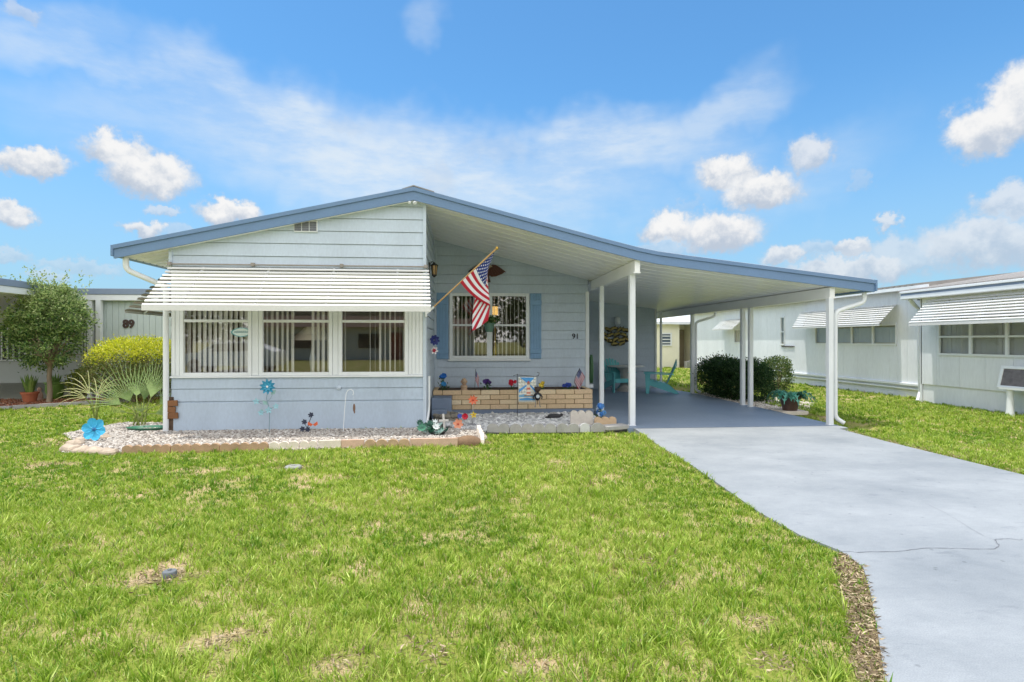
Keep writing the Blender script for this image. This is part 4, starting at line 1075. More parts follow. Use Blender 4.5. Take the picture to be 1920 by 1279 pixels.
mb = MB(); pot_mesh(mb, c, .17, .27); put(mb, 'pot', 'terracotta', o); blade_plant(o, c + Vector((0, 0, .24)), 60, .44, .05, [(110, 140, 64), (140, 164, 84), (88, 118, 56)], .55)
c = G(103, 748, -.03); o = thing('potted_plant', 'leafy plant in a tall glazed green pot behind the trunk of the young tree', 'potted plant', tuple(c), group='pots by the young tree')
mb = MB(); mb.lathe([(.14, 0), (.2, .2), (.2, .38), (.225, .4), (.225, .43), (.19, .43), (.18, .38), (.001, .38)], c, 20); put(mb, 'pot', flat('glazed_green', (112, 146, 66), .3), o); blade_plant(o, c + Vector((0, 0, .36)), 40, .3, .05, [(96, 128, 60), (128, 156, 84)], .7)
c = G(74, 752, -.03); o = thing('garden_figure', 'small pinkish stone garden figure between the terracotta pot and the tree trunk', 'figurine', tuple(c))
mb = MB(); mb.lathe([(.09, 0), (.1, .02), (.07, .06), (.075, .14), (.055, .22), (.03, .25)], c, 12); put(mb, 'torso', flat('pink_stone', (196, 160, 142), .9), o); mb = MB(); mb.ell(c + Vector((0, 0, .29)), (.05, .05, .055)); mb.ell(c + Vector((0, -.05, .285)), .012, 6, 5); put(mb, 'head', flat('pink_stone', (196, 160, 142), .9), o)

# ------------------------------------------------------------------ flowers, pinwheels, garden stakes
def petals(mb, c, nrm, r, n, w, cup=.15, m=0, r0=.12, pointed=False):
    c = Vector(c); nrm = Vector(nrm).normalized(); u = nrm.cross(Vector((0, 0, 1))); u = u.normalized() if u.length > .05 else Vector((1, 0, 0)); v = u.cross(nrm)
    for k in range(n):
        a = 2 * math.pi * k / n + .2; d = u * math.cos(a) + v * math.sin(a); s = nrm.cross(d)
        row = []
        prof = ((r0, .25), (.35, .8), (.6, 1.0), (.85, .75 if not pointed else .45), (1.0, .25 if not pointed else .03))
        for t, ww in prof:
            q = c + d * r * t + nrm * r * cup * t * t; h = s * w * r * ww * .5
            row.append((q - h + nrm * r * .04, q - nrm * r * .03, q + h + nrm * r * .04))
        for p_, q_ in zip(row[:-1], row[1:]):
            mb.face([p_[0], q_[0], q_[1], p_[1]], m); mb.face([p_[1], q_[1], q_[2], p_[2]], m)
def thick(o, t=.002):
    s = o.modifiers.new('thick', 'SOLIDIFY'); s.thickness = t; s.offset = 0; return o
def pinwheel(name, label, head, gz, r, n, w, col, hub=None, cup=.15, group=None, pointed=False, cat='pinwheel', stake_col=(80, 84, 84)):
    head = Vector(head); o = thing(name, label, cat, (head.x, head.y, gz), group=group)
    mb = MB(); mb.tube([(head.x, head.y + .02, gz - .05), (head.x, head.y + .02, head.z)], .005, 6); put(mb, 'stake', flat('stake_%d' % stake_col[0], stake_col, .5), o)
    mb = MB(); petals(mb, head, (0, -1, .15), r, n, w, cup, pointed=pointed); thick(put(mb, 'petals', flat('petal_%d_%d_%d' % col, col, .4), o, smooth=0, fix=False))
    mb = MB(); mb.ell(head + Vector((0, -.012, 0)), (r * .16, .014, r * .16), 10, 6); put(mb, 'hub', flat('hub_%d' % (hub or col)[0], hub or col, .4), o)
    return o
def at(x, y, Y): return PY(x, y, Y)
h = at(177, 805, 8.55); pinwheel('flower_pinwheel', 'bright blue six petal metal flower pinwheel on a short stake at the lawn edge', h, -.02, .165, 6, .86, (62, 172, 214), (40, 100, 150), .1)
# tall blue flower stake against the skirting
h = at(502, 725, 9.15); o = thing('flower_stake', 'tall metal stake with a pointed teal blue flower and pale leaves before the blue wall', 'garden stake', (h.x, h.y, 0))
base = G(504, 806, -.02); base = Vector((h.x + .02, h.y, -.04))
mb = MB(); st_pts = [base, (h.x + .03, h.y, .35), (h.x - .02, h.y, .55), (h.x + .02, h.y, h.z)]; mb.tube(st_pts, .005, 6)
for dx, z, ex, ez in ((-.02, .45, -.16, .5), (.0, .4, .12, .42), (0, .5, .08, .62), (0, .35, -.1, .33)): mb.tube([(h.x + dx, h.y, z), (h.x + (dx + ex) / 2, h.y, (z + ez) / 2 - .02), (h.x + ex, h.y, ez)], .003, 5)
put(mb, 'stem', flat('stem_grey_blue', (110, 140, 150), .5), o)
mb = MB(); petals(mb, h, (0, -1, .1), .125, 10, .42, .1, pointed=True); petals(mb, h + Vector((0, -.012, 0)), (0, -1, .1), .085, 8, .42, .2, pointed=True); thick(put(mb, 'blossom', flat('teal_flower', (58, 150, 182), .4), o, smooth=0, fix=False))
mb = MB(); mb.ell(h + Vector((0, -.025, 0)), (.018, .012, .018)); put(mb, 'hub', 'white', o)
mb = MB()
for dx, z, rr in ((-.17, .5, .055), (.13, .42, .05), (-.1, .32, .05), (.02, .36, .06)): petals(mb, (h.x + dx, h.y - .01, z), (0, -1, .1), rr, 5, .55, .1, pointed=True)
thick(put(mb, 'small_blossom', flat('pale_teal', (150, 196, 206), .4), o, smooth=0, fix=False))
mb = MB()
for dx, z, ang in ((.05, .60, .8), (.0, .44, 2.4), (-.08, .38, -1.9)):
    c0 = Vector((h.x + dx, h.y, z)); d = Vector((math.cos(ang), 0, math.sin(ang))); s = Vector((-d.z, 0, d.x))
    mb.face([c0, c0 + d * .05 + s * .035 - Vector((0, .008, 0)), c0 + d * .11, c0 + d * .05 - s * .035 - Vector((0, .008, 0))])
thick(put(mb, 'leaf', flat('leaf_sage', (140, 176, 172), .5), o, smooth=0, fix=False))
# low dark flower stake
h = at(580, 792, 9.12); o = thing('flower_stake', 'low dark metal flower stake with one orange butterfly in the gravel', 'garden stake', (h.x, h.y, 0))
mb = MB(); mb.tube([(h.x - .06, h.y, -.05), (h.x - .02, h.y, .1), (h.x + .03, h.y, .26)], .006, 6); mb.tube([(h.x - .03, h.y, .06), (h.x - .08, h.y, .16)], .004, 5); put(mb, 'stem', 'dark', o)
mb = MB()
for dx, z in ((.03, .28), (-.07, .17), (-.1, .06), (-.02, .05)): petals(mb, (h.x + dx, h.y - .015, z), (0, -1, .2), .045, 6, .6, .25); mb.ell((h.x + dx, h.y - .02, z), .015, 8, 6)
thick(put(mb, 'blossom', flat('charcoal_flower', (52, 58, 76), .5), o, smooth=0, fix=False))
mb = MB(); bx, bz = h.x + .06, .13
for s_ in (-1, 1): mb.face([(bx, h.y - .02, bz), (bx + s_ * .07, h.y - .03, bz + .05), (bx + s_ * .08, h.y - .03, bz - .0), (bx + s_ * .03, h.y - .02, bz - .03)])
thick(put(mb, 'butterfly', flat('orange_butterfly', (222, 104, 62), .5), o, smooth=0, fix=False))
# white shepherd hook with a hanging chime
base = G(643, 813, -.02); Yh = base.y
o = thing('shepherd_hook', 'thin white shepherd hook standing in the gravel before the blue skirting', 'plant hook', tuple(base))
q = [at(x, y, Yh) for x, y in ((643, 816), (646, 770), (649, 738), (652, 732), (658, 730), (662, 733), (663, 738), (661, 741))]
mb = MB(); mb.tube(q, .006, 6); put(mb, 'hook_rod', 'white', o)
q2 = at(663, 741, Yh); q3 = at(664, 765, Yh)
o = thing('wind_chime', 'small brown feather shaped chime hanging from the white hook', 'wind chime', tuple(q3))
mb = MB(); mb.tube([q2, at(664, 758, Yh)], .0015, 4); put(mb, 'string', 'white', o)
mb = MB(); mb.ell(q3, (.02, .012, .07), 8, 8); mb.ell(q3 + Vector((.005, 0, -.06)), (.012, .008, .03), 8, 6); put(mb, 'pendant', flat('pendant_brown', (120, 92, 74), .6), o)
# stacked brown board sign at the corner
c = G(322, 811, -.02); o = thing('board_sign', 'three short brown boards on a dark stump at the corner of the blue house', 'wooden sign', tuple(c))
Yb = c.y
mb = MB(); p0 = at(321, 790, Yb); mb.tube([(p0.x, Yb + .03, -.05), (p0.x + .015, Yb + .03, .25), (p0.x, Yb + .03, .55)], [.06, .055, .05], 9); put(mb, 'stump', pm('dark_bark', S(92, 74, 60), .95, .3, 14, bump=.8, bs=50), o)
for yy, x0, x1, rot in ((757, 313, 333, -3), (768, 314, 329, 2), (780, 313, 334, -2)):
    a = at(x0, yy, Yb - .04); b = at(x1, yy + rot * .4, Yb - .04); mb = MB(); mb.bar(a, b, .03, .095); put(mb, 'board', 'plank', o, smooth=0, bevel=.006)
# green oval tray in the gravel
c = G(280, 806, .0); mb = MB(); M2 = Matrix.Translation(c) @ Matrix.Diagonal((1.5, .8, 1, 1)); mb.lathe([(.17, 0), (.22, .05), (.235, .05), (.225, .035), (.18, .01), (.001, .01)], n=24, M=M2)
tag(mb.build('plant_tray', flat('tray_green', (60, 116, 92), .4)), 'shallow oval green tray lying in the gravel below the fan palm', 'tray')

# ------------------------------------------------------------------ edging blocks
def scallop(name, a, b, h, n, mat, thick_=.055, z0=-.04, label=None, cat='edging block', group=None):
    a = Vector((a[0], a[1], 0)); b = Vector((b[0], b[1], 0)); L = (b - a).length; d = (b - a).normalized(); nrm = Vector((-d.y, d.x, 0))
    w = L / n if n else L
    pts = [(0, z0)]
    if n:
        for k in range(n):
            for j in range(9):
                t = math.pi * (1 - j / 8); pts.append((w * k + w / 2 + w / 2 * .985 * math.cos(t), h - w * .40 + w * .40 * math.sin(t)))
    else: pts += [(0, h), (L, h)]
    pts.append((L, z0))
    mb = MB(); mb.prism([a + d * u + Vector((0, 0, z)) for u, z in pts], nrm * thick_)
    o = mb.build(name, mat, bevel=.008, smooth=25)
    return tag(o, label, cat, group)
tanc = pm('tan_concrete', S(178, 148, 120), .95, .15, 7, bump=.5, bs=80, fine=.12); pale = pm('pale_concrete', S(222, 210, 196), .95, .1, 6, bump=.5, bs=80, fine=.1)
pinkc = pm('pink_concrete', S(204, 172, 152), .95, .12, 5, bump=.5, bs=80, fine=.1); greyc = pm('mid_grey_concrete', S(168, 166, 164), .95, .14, 6, bump=.5, bs=80, fine=.12)
brownst = pm('brown_stone', S(128, 104, 82), .95, .2, 8, bump=.6, bs=50)
GB = 'edging blocks round the gravel bed'
def gpt(x, y): p = G(x, y, 0); return (p.x, p.y)
row = [(228, 851, 319, 848.5, 5, tanc, 'leftmost brown scalloped edging block along the front of the gravel bed'), (320, 848.5, 411, 846.5, 5, tanc, 'middle brown scalloped edging block of three along the gravel bed'), (412, 846.5, 502, 844, 5, tanc, 'brown scalloped edging block next to the white scalloped one'),
       (504, 844, 560, 842, 3, pale, 'white scalloped edging block in the middle of the gravel bed front'), (562, 842, 594, 841, 2, pale, 'short white scalloped edging block, second of the white pair'), (597, 841, 639, 840, 0, pale, 'plain pale edging brick after the white scalloped pair'), (640, 840, 682, 839, 0, pinkc, 'plain pinkish edging brick before the tan scalloped block'),
       (683, 839, 768, 837.5, 4, pm('tan2', S(186, 158, 128), .95, .15, 7, bump=.5, bs=80, fine=.12), 'tan scalloped edging block below the white shepherd hook'), (769, 837.5, 858, 836, 0, pinkc, 'long plain pink edging block near the porch side of the bed')]
for (xa, ya, xb, yb, n, mt, lb) in row: scallop('edging_block', gpt(xa, ya), gpt(xb, yb), .105, n, mt, label=lb, group=GB)
c = G(878, 835); mb = MB(); mb.ell((c.x, c.y + .06, .02), (.2, .1, .11), 14, 8); mb.ell((c.x - .14, c.y + .05, .02), (.1, .08, .09), 12, 8); tag(mb.build('boulder', brownst), 'low brown boulder at the corner of the gravel bed edging', 'stone')
c0, c1 = G(897, 812), G(908, 834)
scallop('edging_block', (c1.x, c1.y), (c0.x + .02, c0.y), .15, 3, pale, .05, label='white scalloped edging block set crosswise at the corner of the bed', cat='edging block', group=GB)
for (xa, ya, xb, yb, n, mt, lb) in ((913, 806, 955, 807, 2, greyc, 'short dark grey rounded edging block at the left of the white rock bed'), (956, 807, 1043, 806.5, 4, greyc, 'long grey scalloped edging block below the garden flag'), (1044, 806.5, 1086, 806, 2, greyc, 'grey scalloped edging block right of the garden flag'),
                                    (1088, 806, 1106, 805.5, 1, pm('white_block', S(206, 206, 206), .95, .1, 6, bump=.4, bs=80), 'single rounded white edging block near the carport slab'), (1107, 805.5, 1135, 805, 1, greyc, 'broad pale grey edging block near the carport post')):
    scallop('edging_block', gpt(xa, ya), gpt(xb, yb), .105, n, mt, label=lb, group='edging blocks round the white rock bed')
mb = MB(); a, b = G(1135, 806), G(1176, 803); mb.bar((a.x, a.y + .1, .02), (b.x, b.y + .1, .02), .22, .07); tag(mb.build('paver', greyc, bevel=.01, smooth=0), 'flat grey paver lying beside the front carport post', 'paver')
scallop('edging_block', gpt(1116, 799), gpt(1156, 798), .15, 3, pm('peach_block', S(204, 176, 142), .95, .1, 6, bump=.5, bs=80), .07, label='peach scalloped edging block beside the blue flowers', group='edging blocks round the white rock bed')
scallop('edging_block', gpt(1070, 795), gpt(1112, 795), .23, 3, pm('chalk_block', S(206, 198, 186), .95, .12, 6, bump=.5, bs=80), .09, label='tall chalky scalloped block standing at the right end of the rocks', group='edging blocks round the white rock bed')
mb = MB(); 
for (x, y, s_) in ((128, 846, .14), (150, 849, .12), (175, 851, .13), (200, 852, .12), (137, 835, .12), (150, 828, .1), (168, 826, .1), (190, 823, .1)):
    c = G(x, y); k = MB(); k.ell((0, 0, 0), (s_, s_ * .75, s_ * .55), 10, 7)
    k.v = [(p[0] * (1 + .12 * math.sin(9 * p[1] / s_ + x)), p[1] * (1 + .15 * math.sin(7 * p[0] / s_)), p[2] * (1 + .2 * math.sin(5 * p[0] / s_ + y))) for p in k.v]
    k.v = [(p[0] + c.x, p[1] + c.y + .05, p[2] + .01) for p in k.v]
    tag(k.build('border_stone', pm('pale_rock', S(184, 168, 150), .95, .22, 9, bump=.6, bs=40) if 'pale_rock' not in bpy.data.materials else bpy.data.materials['pale_rock']), 'pale rough stone in the left border of the gravel bed', 'stone', 'pale stones round the left of the gravel bed')

# gravel, rocks, mulch
def poly_pts(poly, dens, extra=None):
    xs_ = [p[0] for p in poly]; ys_ = [p[1] for p in poly]; A = (max(xs_) - min(xs_)) * (max(ys_) - min(ys_)); n = int(A * dens)
    X = nr.uniform(min(xs_), max(xs_), n); Y = nr.uniform(min(ys_), max(ys_), n); ok = inpoly(X, Y, poly)
    return X[ok], Y[ok]
def heap(name, poly, dens, z, sz, cols, p, mat=None, bedcol=None, label=None):
    X, Y = poly_pts(poly, dens); n = len(X); P = np.stack([X, Y, z + nr.uniform(-.006, .012, n)], 1)
    o = stone_mesh(name, P, nr.uniform(sz[0], sz[1], n), pick(cols, n, p, .12), mat or M_['stone'])
    return tag(o, kind='stuff')
mb = MB(); mb.prism([(x, y, -.06) for x, y in FRONTBED], (0, 0, .055)); tag(mb.build('gravel_bed', pm('gravel_grit', S(176, 166, 156), .95, .15, 30, bump=.6, bs=90, fine=.2), smooth=0), kind='structure')
heap('gravel', FRONTBED, 2600, .0, (.010, .021), [(.42, .38, .335), (.52, .48, .43), (.31, .27, .235), (.62, .59, .55), (.22, .19, .17)], [.3, .28, .18, .14, .10])
mb = MB(); mb.prism([(x, y, -.14) for x, y in ROCKBED], (0, 0, .07)); tag(mb.build('rock_bed', pm('rock_grit', S(120, 118, 114), .95, .2, 30, bump=.6, bs=90), smooth=0), kind='structure')
RB2 = [(.0, 9.33), (2.6, 9.33), (2.6, 11.38), (-.5, 11.38), (-.5, 10.4)]
heap('rocks', RB2, 420, -.04, (.03, .055), [(.62, .62, .61), (.5, .5, .5), (.72, .72, .71), (.34, .34, .35)], [.35, .3, .2, .15])
heap('gravel', HEDGEBED, 900, -.03, (.016, .035), [(.6, .54, .48), (.7, .66, .6), (.42, .36, .32)], [.4, .35, .25])
mb = MB(); mb.prism([(x, y, -.08) for x, y in MULCH], (0, 0, .07)); tag(mb.build('mulch_bed', pm('mulch_base', S(150, 92, 66), .95, .2, 20, bump=.6, bs=60, fine=.2), smooth=0), kind='structure')
X, Y = poly_pts(MULCH, 800); nM = len(X)
tag(leaf_mesh('mulch', np.stack([X, Y, np.full(nM, .0)], 1), np.concatenate([nr.normal(size=(nM, 2)), nr.uniform(0, .35, (nM, 1))], 1), nr.uniform(.03, .07, nM), .4, pick([(.34, .13, .07), (.42, .19, .11), (.25, .10, .06), (.5, .28, .18)], nM), M_['stone']), kind='stuff')
scallop('mulch_edging', (-13.4, 12.52), (-9.7, 12.92), .05, 0, greyc, .09, label='flat grey concrete strip along the lawn side of the red mulch', cat='edging'); scallop('mulch_edging', (-9.65, 12.93), (-7.9, 14.22), .06, 0, greyc, .09, label='short slanting concrete strip of the mulch bed beneath the small yellow green shrub', cat='edging')
# ------------------------------------------------------------------ brick planter and what stands in it
PX0, PX1, PYF, PZ0, PZ1 = -0.61, 2.70, 11.50, .045, .445
pl = thing('brick_planter', 'long low planter of tan brick below the recessed window', 'planter', (1.05, 11.7, .045))
mb = MB(); mb.box(PX0 + .03, PX1 - .03, PYF + .02, YR - .03, PZ0, PZ1 - .03); put(mb, 'core', flat('mortar', (150, 128, 98), .95), pl, smooth=0)
vb = []; tb_ = []
mb = MB(); cols = []
for r in range(4):
    z0 = PZ0 + .004 + r * .1; x = PX0 - (.195 if r % 2 else 0)
    while x < PX1:
        a, b = max(x, PX0), min(x + .385, PX1)
        if b - a > .03:
            j = rng.uniform(-.003, .004); mb.box(a + .005, b - .005, PYF - j, PYF + .09, z0, z0 + .09); base_c = rng.choice([(.76, .58, .36), (.80, .64, .42), (.70, .52, .32), (.84, .70, .49), (.74, .55, .35)]); cols += [base_c] * 8
        x += .39
    for sx in (PX0, PX1 - .09):
        y = PYF + .1 + (.12 if r % 2 else 0)
        while y < YR - .05: mb.box(sx - .002, sx + .088, y + .005, min(y + .33, YR - .04), z0, z0 + .09); cols += [(.72, .53, .31)] * 8; y += .34
o = put(mb, 'brick', 'stone', pl, smooth=0, fix=False)
atr = o.data.color_attributes.new('tint', 'FLOAT_COLOR', 'POINT'); cc_ = np.ones((len(cols), 4), dtype=np.float32); cc_[:, :3] = np.array(cols); atr.data.foreach_set('color', cc_.ravel())
bv = o.modifiers.new('bevel', 'BEVEL'); bv.width = .006; bv.segments = 2
mb = MB(); mb.box(PX0 + .09, PX1 - .09, PYF + .09, YR - .04, PZ1 - .06, PZ1 - .015); put(mb, 'soil', pm('potting_soil', S(78, 60, 46), .95, .3, 20, bump=.8, bs=60), pl, smooth=0)
YP = PYF + .22; ZP = PZ1 - .02
def flower_clump(name, label, x_px, y_px, cols, n, r, h, w=.1, leaf=(60, 100, 50), Y=None, gz=None, cat='flowers', group='artificial flowers in the brick planter', leafn=16):
    Y = YP if Y is None else Y; c = PY(x_px, y_px, Y); gz = ZP if gz is None else gz
    o = thing(name, label, cat, (c.x, Y, gz), group=group)
    sm = MB(); bl = MB(); 
    for k in range(n):
        hd = Vector((c.x + rng.uniform(-w, w), Y + rng.uniform(-.06, .06), c.z + rng.uniform(-h, h)))
        sm.tube([(c.x + rng.uniform(-.02, .02), Y, gz - .02), (c.x * .4 + hd.x * .6, Y, gz + (hd.z - gz) * .55), hd], .004, 5)
        nrm = (rng.uniform(-.6, .6), -1, rng.uniform(-.2, .8)); ci = k % len(cols)
        petals(bl, hd, nrm, r * rng.uniform(.85, 1.15), 6, .8, .35, ci); petals(bl, hd + Vector((0, -.008, 0)), nrm, r * .62, 5, .85, .6, ci)
    put(sm, 'stem', flat('stem_green', leaf, .6), o)
    thick(put(bl, 'blossom', [flat('bl_%d_%d_%d' % c_, c_, .55) for c_ in cols], o, smooth=0, fix=False), .0015)
    n_ = leafn; P = np.stack([nr.normal(0, w * .6, n_), nr.normal(0, .03, n_), nr.uniform(0, max(.06, c.z - gz), n_)], 1); D = nr.normal(size=(n_, 3)) + np.array([0, -.3, .5])
    leaf_mesh('leaves', P, D, nr.uniform(.05, .09, n_), .45, pick([(.05, .11, .04), (.09, .16, .06)], n_), M_['leaf'], o)
    return o
flower_clump('flowers', 'tall stem of bright blue flowers at the left end of the brick planter', 829, 707, [(44, 110, 190), (60, 130, 200)], 5, .055, .05, .05)
flower_clump('flowers', 'small paler blue flowers low down beside the tall blue stem in the planter', 836, 719, [(70, 150, 205)], 4, .045, .03, .07)
flower_clump('flowers', 'dark purple flowers between the furled flag and the red flowers in the planter', 915, 717, [(74, 44, 110), (92, 60, 134)], 7, .045, .035, .07)
flower_clump('flowers', 'red flowers just left of the garden banner in the planter', 960, 717, [(204, 34, 58), (222, 58, 78)], 7, .045, .03, .065)
flower_clump('flowers', 'yellow flowers just right of the garden banner in the planter', 1017, 721, [(226, 196, 52), (238, 214, 90)], 6, .045, .03, .05)
flower_clump('flowers', 'low blue violet flowers beside the slanted small flag in the planter', 1066, 722, [(58, 82, 170), (88, 110, 196)], 7, .04, .02, .11)
flower_clump('flowers', 'light blue and white flowers at the foot of the front carport post', 1126, 768, [(72, 130, 200), (110, 165, 220), (210, 222, 236)], 12, .05, .09, .07, Y=9.75, gz=-.02, group=None, leafn=30)
c = PY(870, 718, YP); o = thing('bust', 'small beige stone head ornament on the planter wall', 'figurine', (c.x, YP - .1, PZ1))
mb = MB(); mb.lathe([(.07, 0), (.075, .02), (.06, .04), (.075, .08), (.06, .11), (.035, .125)], (c.x, YP - .1, PZ1 - .02), 14); put(mb, 'shoulders', flat('bust_stone', (186, 158, 132), .9), o)
mb = MB(); hz_ = PZ1 + .165; mb.ell((c.x, YP - .1, hz_), (.058, .062, .075), 14, 10); mb.ell((c.x, YP - .162, hz_ - .005), (.012, .015, .022), 8, 6); mb.ell((c.x + .058, YP - .1, hz_), (.012, .018, .022), 6, 5); mb.ell((c.x - .058, YP - .1, hz_), (.012, .018, .022), 6, 5); mb.ell((c.x, YP - .155, hz_ - .04), (.022, .01, .008), 6, 5)
for s_ in (-1, 1): mb.ell((c.x + s_ * .022, YP - .152, hz_ + .012), (.01, .008, .007), 6, 5)
put(mb, 'head', flat('bust_stone', (186, 158, 132), .9), o)
# small flags
def cloth(name, grid, nu, nv, mat, parent):
    mb = MB(); mb.uv = []
    vs = []
    for j in range(nv + 1):
        for i in range(nu + 1): vs.append(grid(i / nu, j / nv)); mb.uv.append((i / nu, j / nv))
    fs = [(j * (nu + 1) + i, j * (nu + 1) + i + 1, (j + 1) * (nu + 1) + i + 1, (j + 1) * (nu + 1) + i) for j in range(nv) for i in range(nu)]
    mb.add(vs, fs); return mb.build(name, mat, parent, world=True, smooth=180, fix=False)
def small_flag(label, base, tip, hoist0, hoist1, fly, wave):
    o = thing('stick_flag', label, 'small flag', tuple(base), group='small stick flags in the planter')
    mb = MB(); mb.tube([base, tip], .005, 6); mb.ell(tip, .009, 6, 5); put(mb, 'stick', 'dark', o)
    cloth('flag_cloth', lambda u, v: Vector(hoist1).lerp(Vector(hoist0), v) + Vector(fly) * u + Vector((0, wave * math.sin(u * 7 + v * 2) * u, 0)), 20, 13, M_['flag'], o)
b_ = PY(890, 728, YP); t_ = PY(892, 693, YP)
small_flag('furled small flag on an upright stick in the planter, beside the beige head ornament', b_ - Vector((0, 0, .05)), t_, t_ - Vector((0, 0, .01)), t_.lerp(b_, .55), (.075, .03, -.17), .02)
b_ = PY(1079, 728, YP); t_ = PY(1087, 691, YP); h1 = PY(1076, 716, YP)
small_flag('small spread stars and stripes flag hanging slantwise at the right end of the planter', PY(1090, 729, YP), t_, t_, h1, tuple(PY(1097, 708, YP) - t_), .012)
mb = MB(); ar = [PY(1087, 691, YP), PY(1079, 706, YP), PY(1077, 716, YP), PY(1082, 725, YP), PY(1092, 728, YP)]; mb.tube(ar, .006, 6); tag(mb.build('flag_stand', M_['dark'], smooth=60), 'curved black wire stand below the slanted small flag', 'flag stand')
# garden banner with a lighthouse on its black stand
gb = G(970, 779, -.07); Yg = 10.75
o = thing('banner_stand', 'thin black metal stand holding the lighthouse banner before the planter', 'flag stand', (gb.x, Yg, -.07))
mb = MB(); bs_ = PY(970, 782, Yg); mb.tube([(bs_.x, Yg, -.1), PY(970, 701, Yg)], .006, 6); mb.tube([PY(962, 705, Yg), PY(968, 703, Yg), PY(1004, 706, Yg), PY(1010, 704, Yg), PY(1011, 699, Yg), PY(1007, 698, Yg)], .005, 6); put(mb, 'rod', 'dark', o)
o = thing('garden_banner', 'white and blue garden banner with a lighthouse and its beams, hung on a black stand', 'banner', tuple(PY(988, 755, Yg)))
A0, A1 = PY(972, 707, Yg - .012), PY(1005, 754, Yg - .012); bw, bh = A1.x - A0.x, A0.z - A1.z
Q = lambda u, v, k=0: Vector((A0.x + bw * u, Yg - .012 - .003 * k + .006 * math.sin(v * 5 + u * 4), A0.z - bh * v))
mb = MB()
for i in range(6):
    for j in range(8): mb.face([Q(i / 6, j / 8), Q((i + 1) / 6, j / 8), Q((i + 1) / 6, (j + 1) / 8), Q(i / 6, (j + 1) / 8)])
ca = thick(put(mb, 'cloth', flat('banner_white', (226, 226, 214), .8), o, smooth=180, fix=False))
def art(pts, col, k=1): 
    mb = MB(); mb.prism([Q(u, v, k) for u, v in pts], (0, -.0015, 0)); put(mb, 'print', flat('bp_%d_%d_%d' % col, col, .8), ca, smooth=0)
art([(.08, .02), (.92, .02), (.66, .22), (.56, .2), (.46, .22)], (86, 156, 214)); art([(.03, .5), (.45, .3), (.47, .36), (.03, .62)], (86, 156, 214)); art([(.97, .5), (.67, .3), (.66, .36), (.97, .62)], (86, 156, 214))
art([(.5, .3), (.64, .3), (.7, .72), (.46, .72)], (232, 214, 196), 2); art([(.485, .42), (.655, .42), (.67, .5), (.475, .5)], (206, 120, 96), 3); art([(.465, .6), (.69, .6), (.695, .66), (.462, .66)], (206, 120, 96), 3); art([(.5, .22), (.64, .22), (.64, .3), (.5, .3)], (170, 120, 100), 2); art([(.48, .22), (.57, .15), (.66, .22)], (190, 90, 80), 2)
art([(.02, .72), (.3, .68), (.98, .73), (.98, .8), (.02, .8)], (120, 170, 200), 1); art([(.05, .86), (.5, .82), (.95, .88), (.95, .93), (.05, .93)], (88, 146, 190), 1); art([(.36, .7), (.8, .7), (.86, .76), (.3, .76)], (150, 128, 106), 2)
# dark dangling ornament beside it
Yo = 10.7; c = PY(1008, 740, Yo); o = thing('hanging_ornament', 'dark hanging figure with a pale disc on its belly, beside the banner', 'garden ornament', tuple(c - Vector((0, 0, .25))))
mb = MB(); top_c = PY(1008, 730, Yo); mb.ell(top_c, (.062, .05, .055), 12, 8); mb.ell(top_c + Vector((-.045, 0, .035)), .02, 8, 6); mb.ell(top_c + Vector((.045, 0, .035)), .02, 8, 6); put(mb, 'head', flat('orn_brown', (70, 56, 48), .7), o)
mb = MB(); bc_ = PY(1008, 743, Yo); mb.ell(bc_, (.06, .045, .085), 12, 8)
for s_ in (-1, 1): mb.tube([bc_ + Vector((s_ * .045, 0, .05)), bc_ + Vector((s_ * .085, -.01, -.01)), bc_ + Vector((s_ * .075, -.03, -.05))], [.016, .013, .012], 8)
put(mb, 'torso', flat('orn_black', (42, 44, 48), .7), o)
mb = MB(); mb.lathe([(.001, 0), (.034, 0), (.034, .008), (.001, .008)], n=16, M=Matrix.Translation(bc_ + Vector((0, -.04, .0))) @ Matrix.Rotation(R(90), 4, 'X')); mb.lathe([(.02, .009), (.024, .009), (.024, .012), (.02, .012)], n=16, M=Matrix.Translation(bc_ + Vector((0, -.04, .0))) @ Matrix.Rotation(R(90), 4, 'X')); put(mb, 'disc', flat('orn_disc', (206, 216, 218), .5), o)
for s_ in (-1, 1):
    mb = MB(); l0 = bc_ + Vector((s_ * .03, 0, -.07)); mb.tube([l0, l0 + Vector((s_ * .012, 0, -.1)), l0 + Vector((s_ * .022, -.01, -.14))], [.008, .008, .011], 6); put(mb, 'leg', flat('orn_leg', (150, 140, 132), .7), o)
mb = MB(); mb.tube([top_c + Vector((0, 0, .05)), PY(1008, 706, Yo + .04)], .0015, 4); put(mb, 'string', 'dark', o)
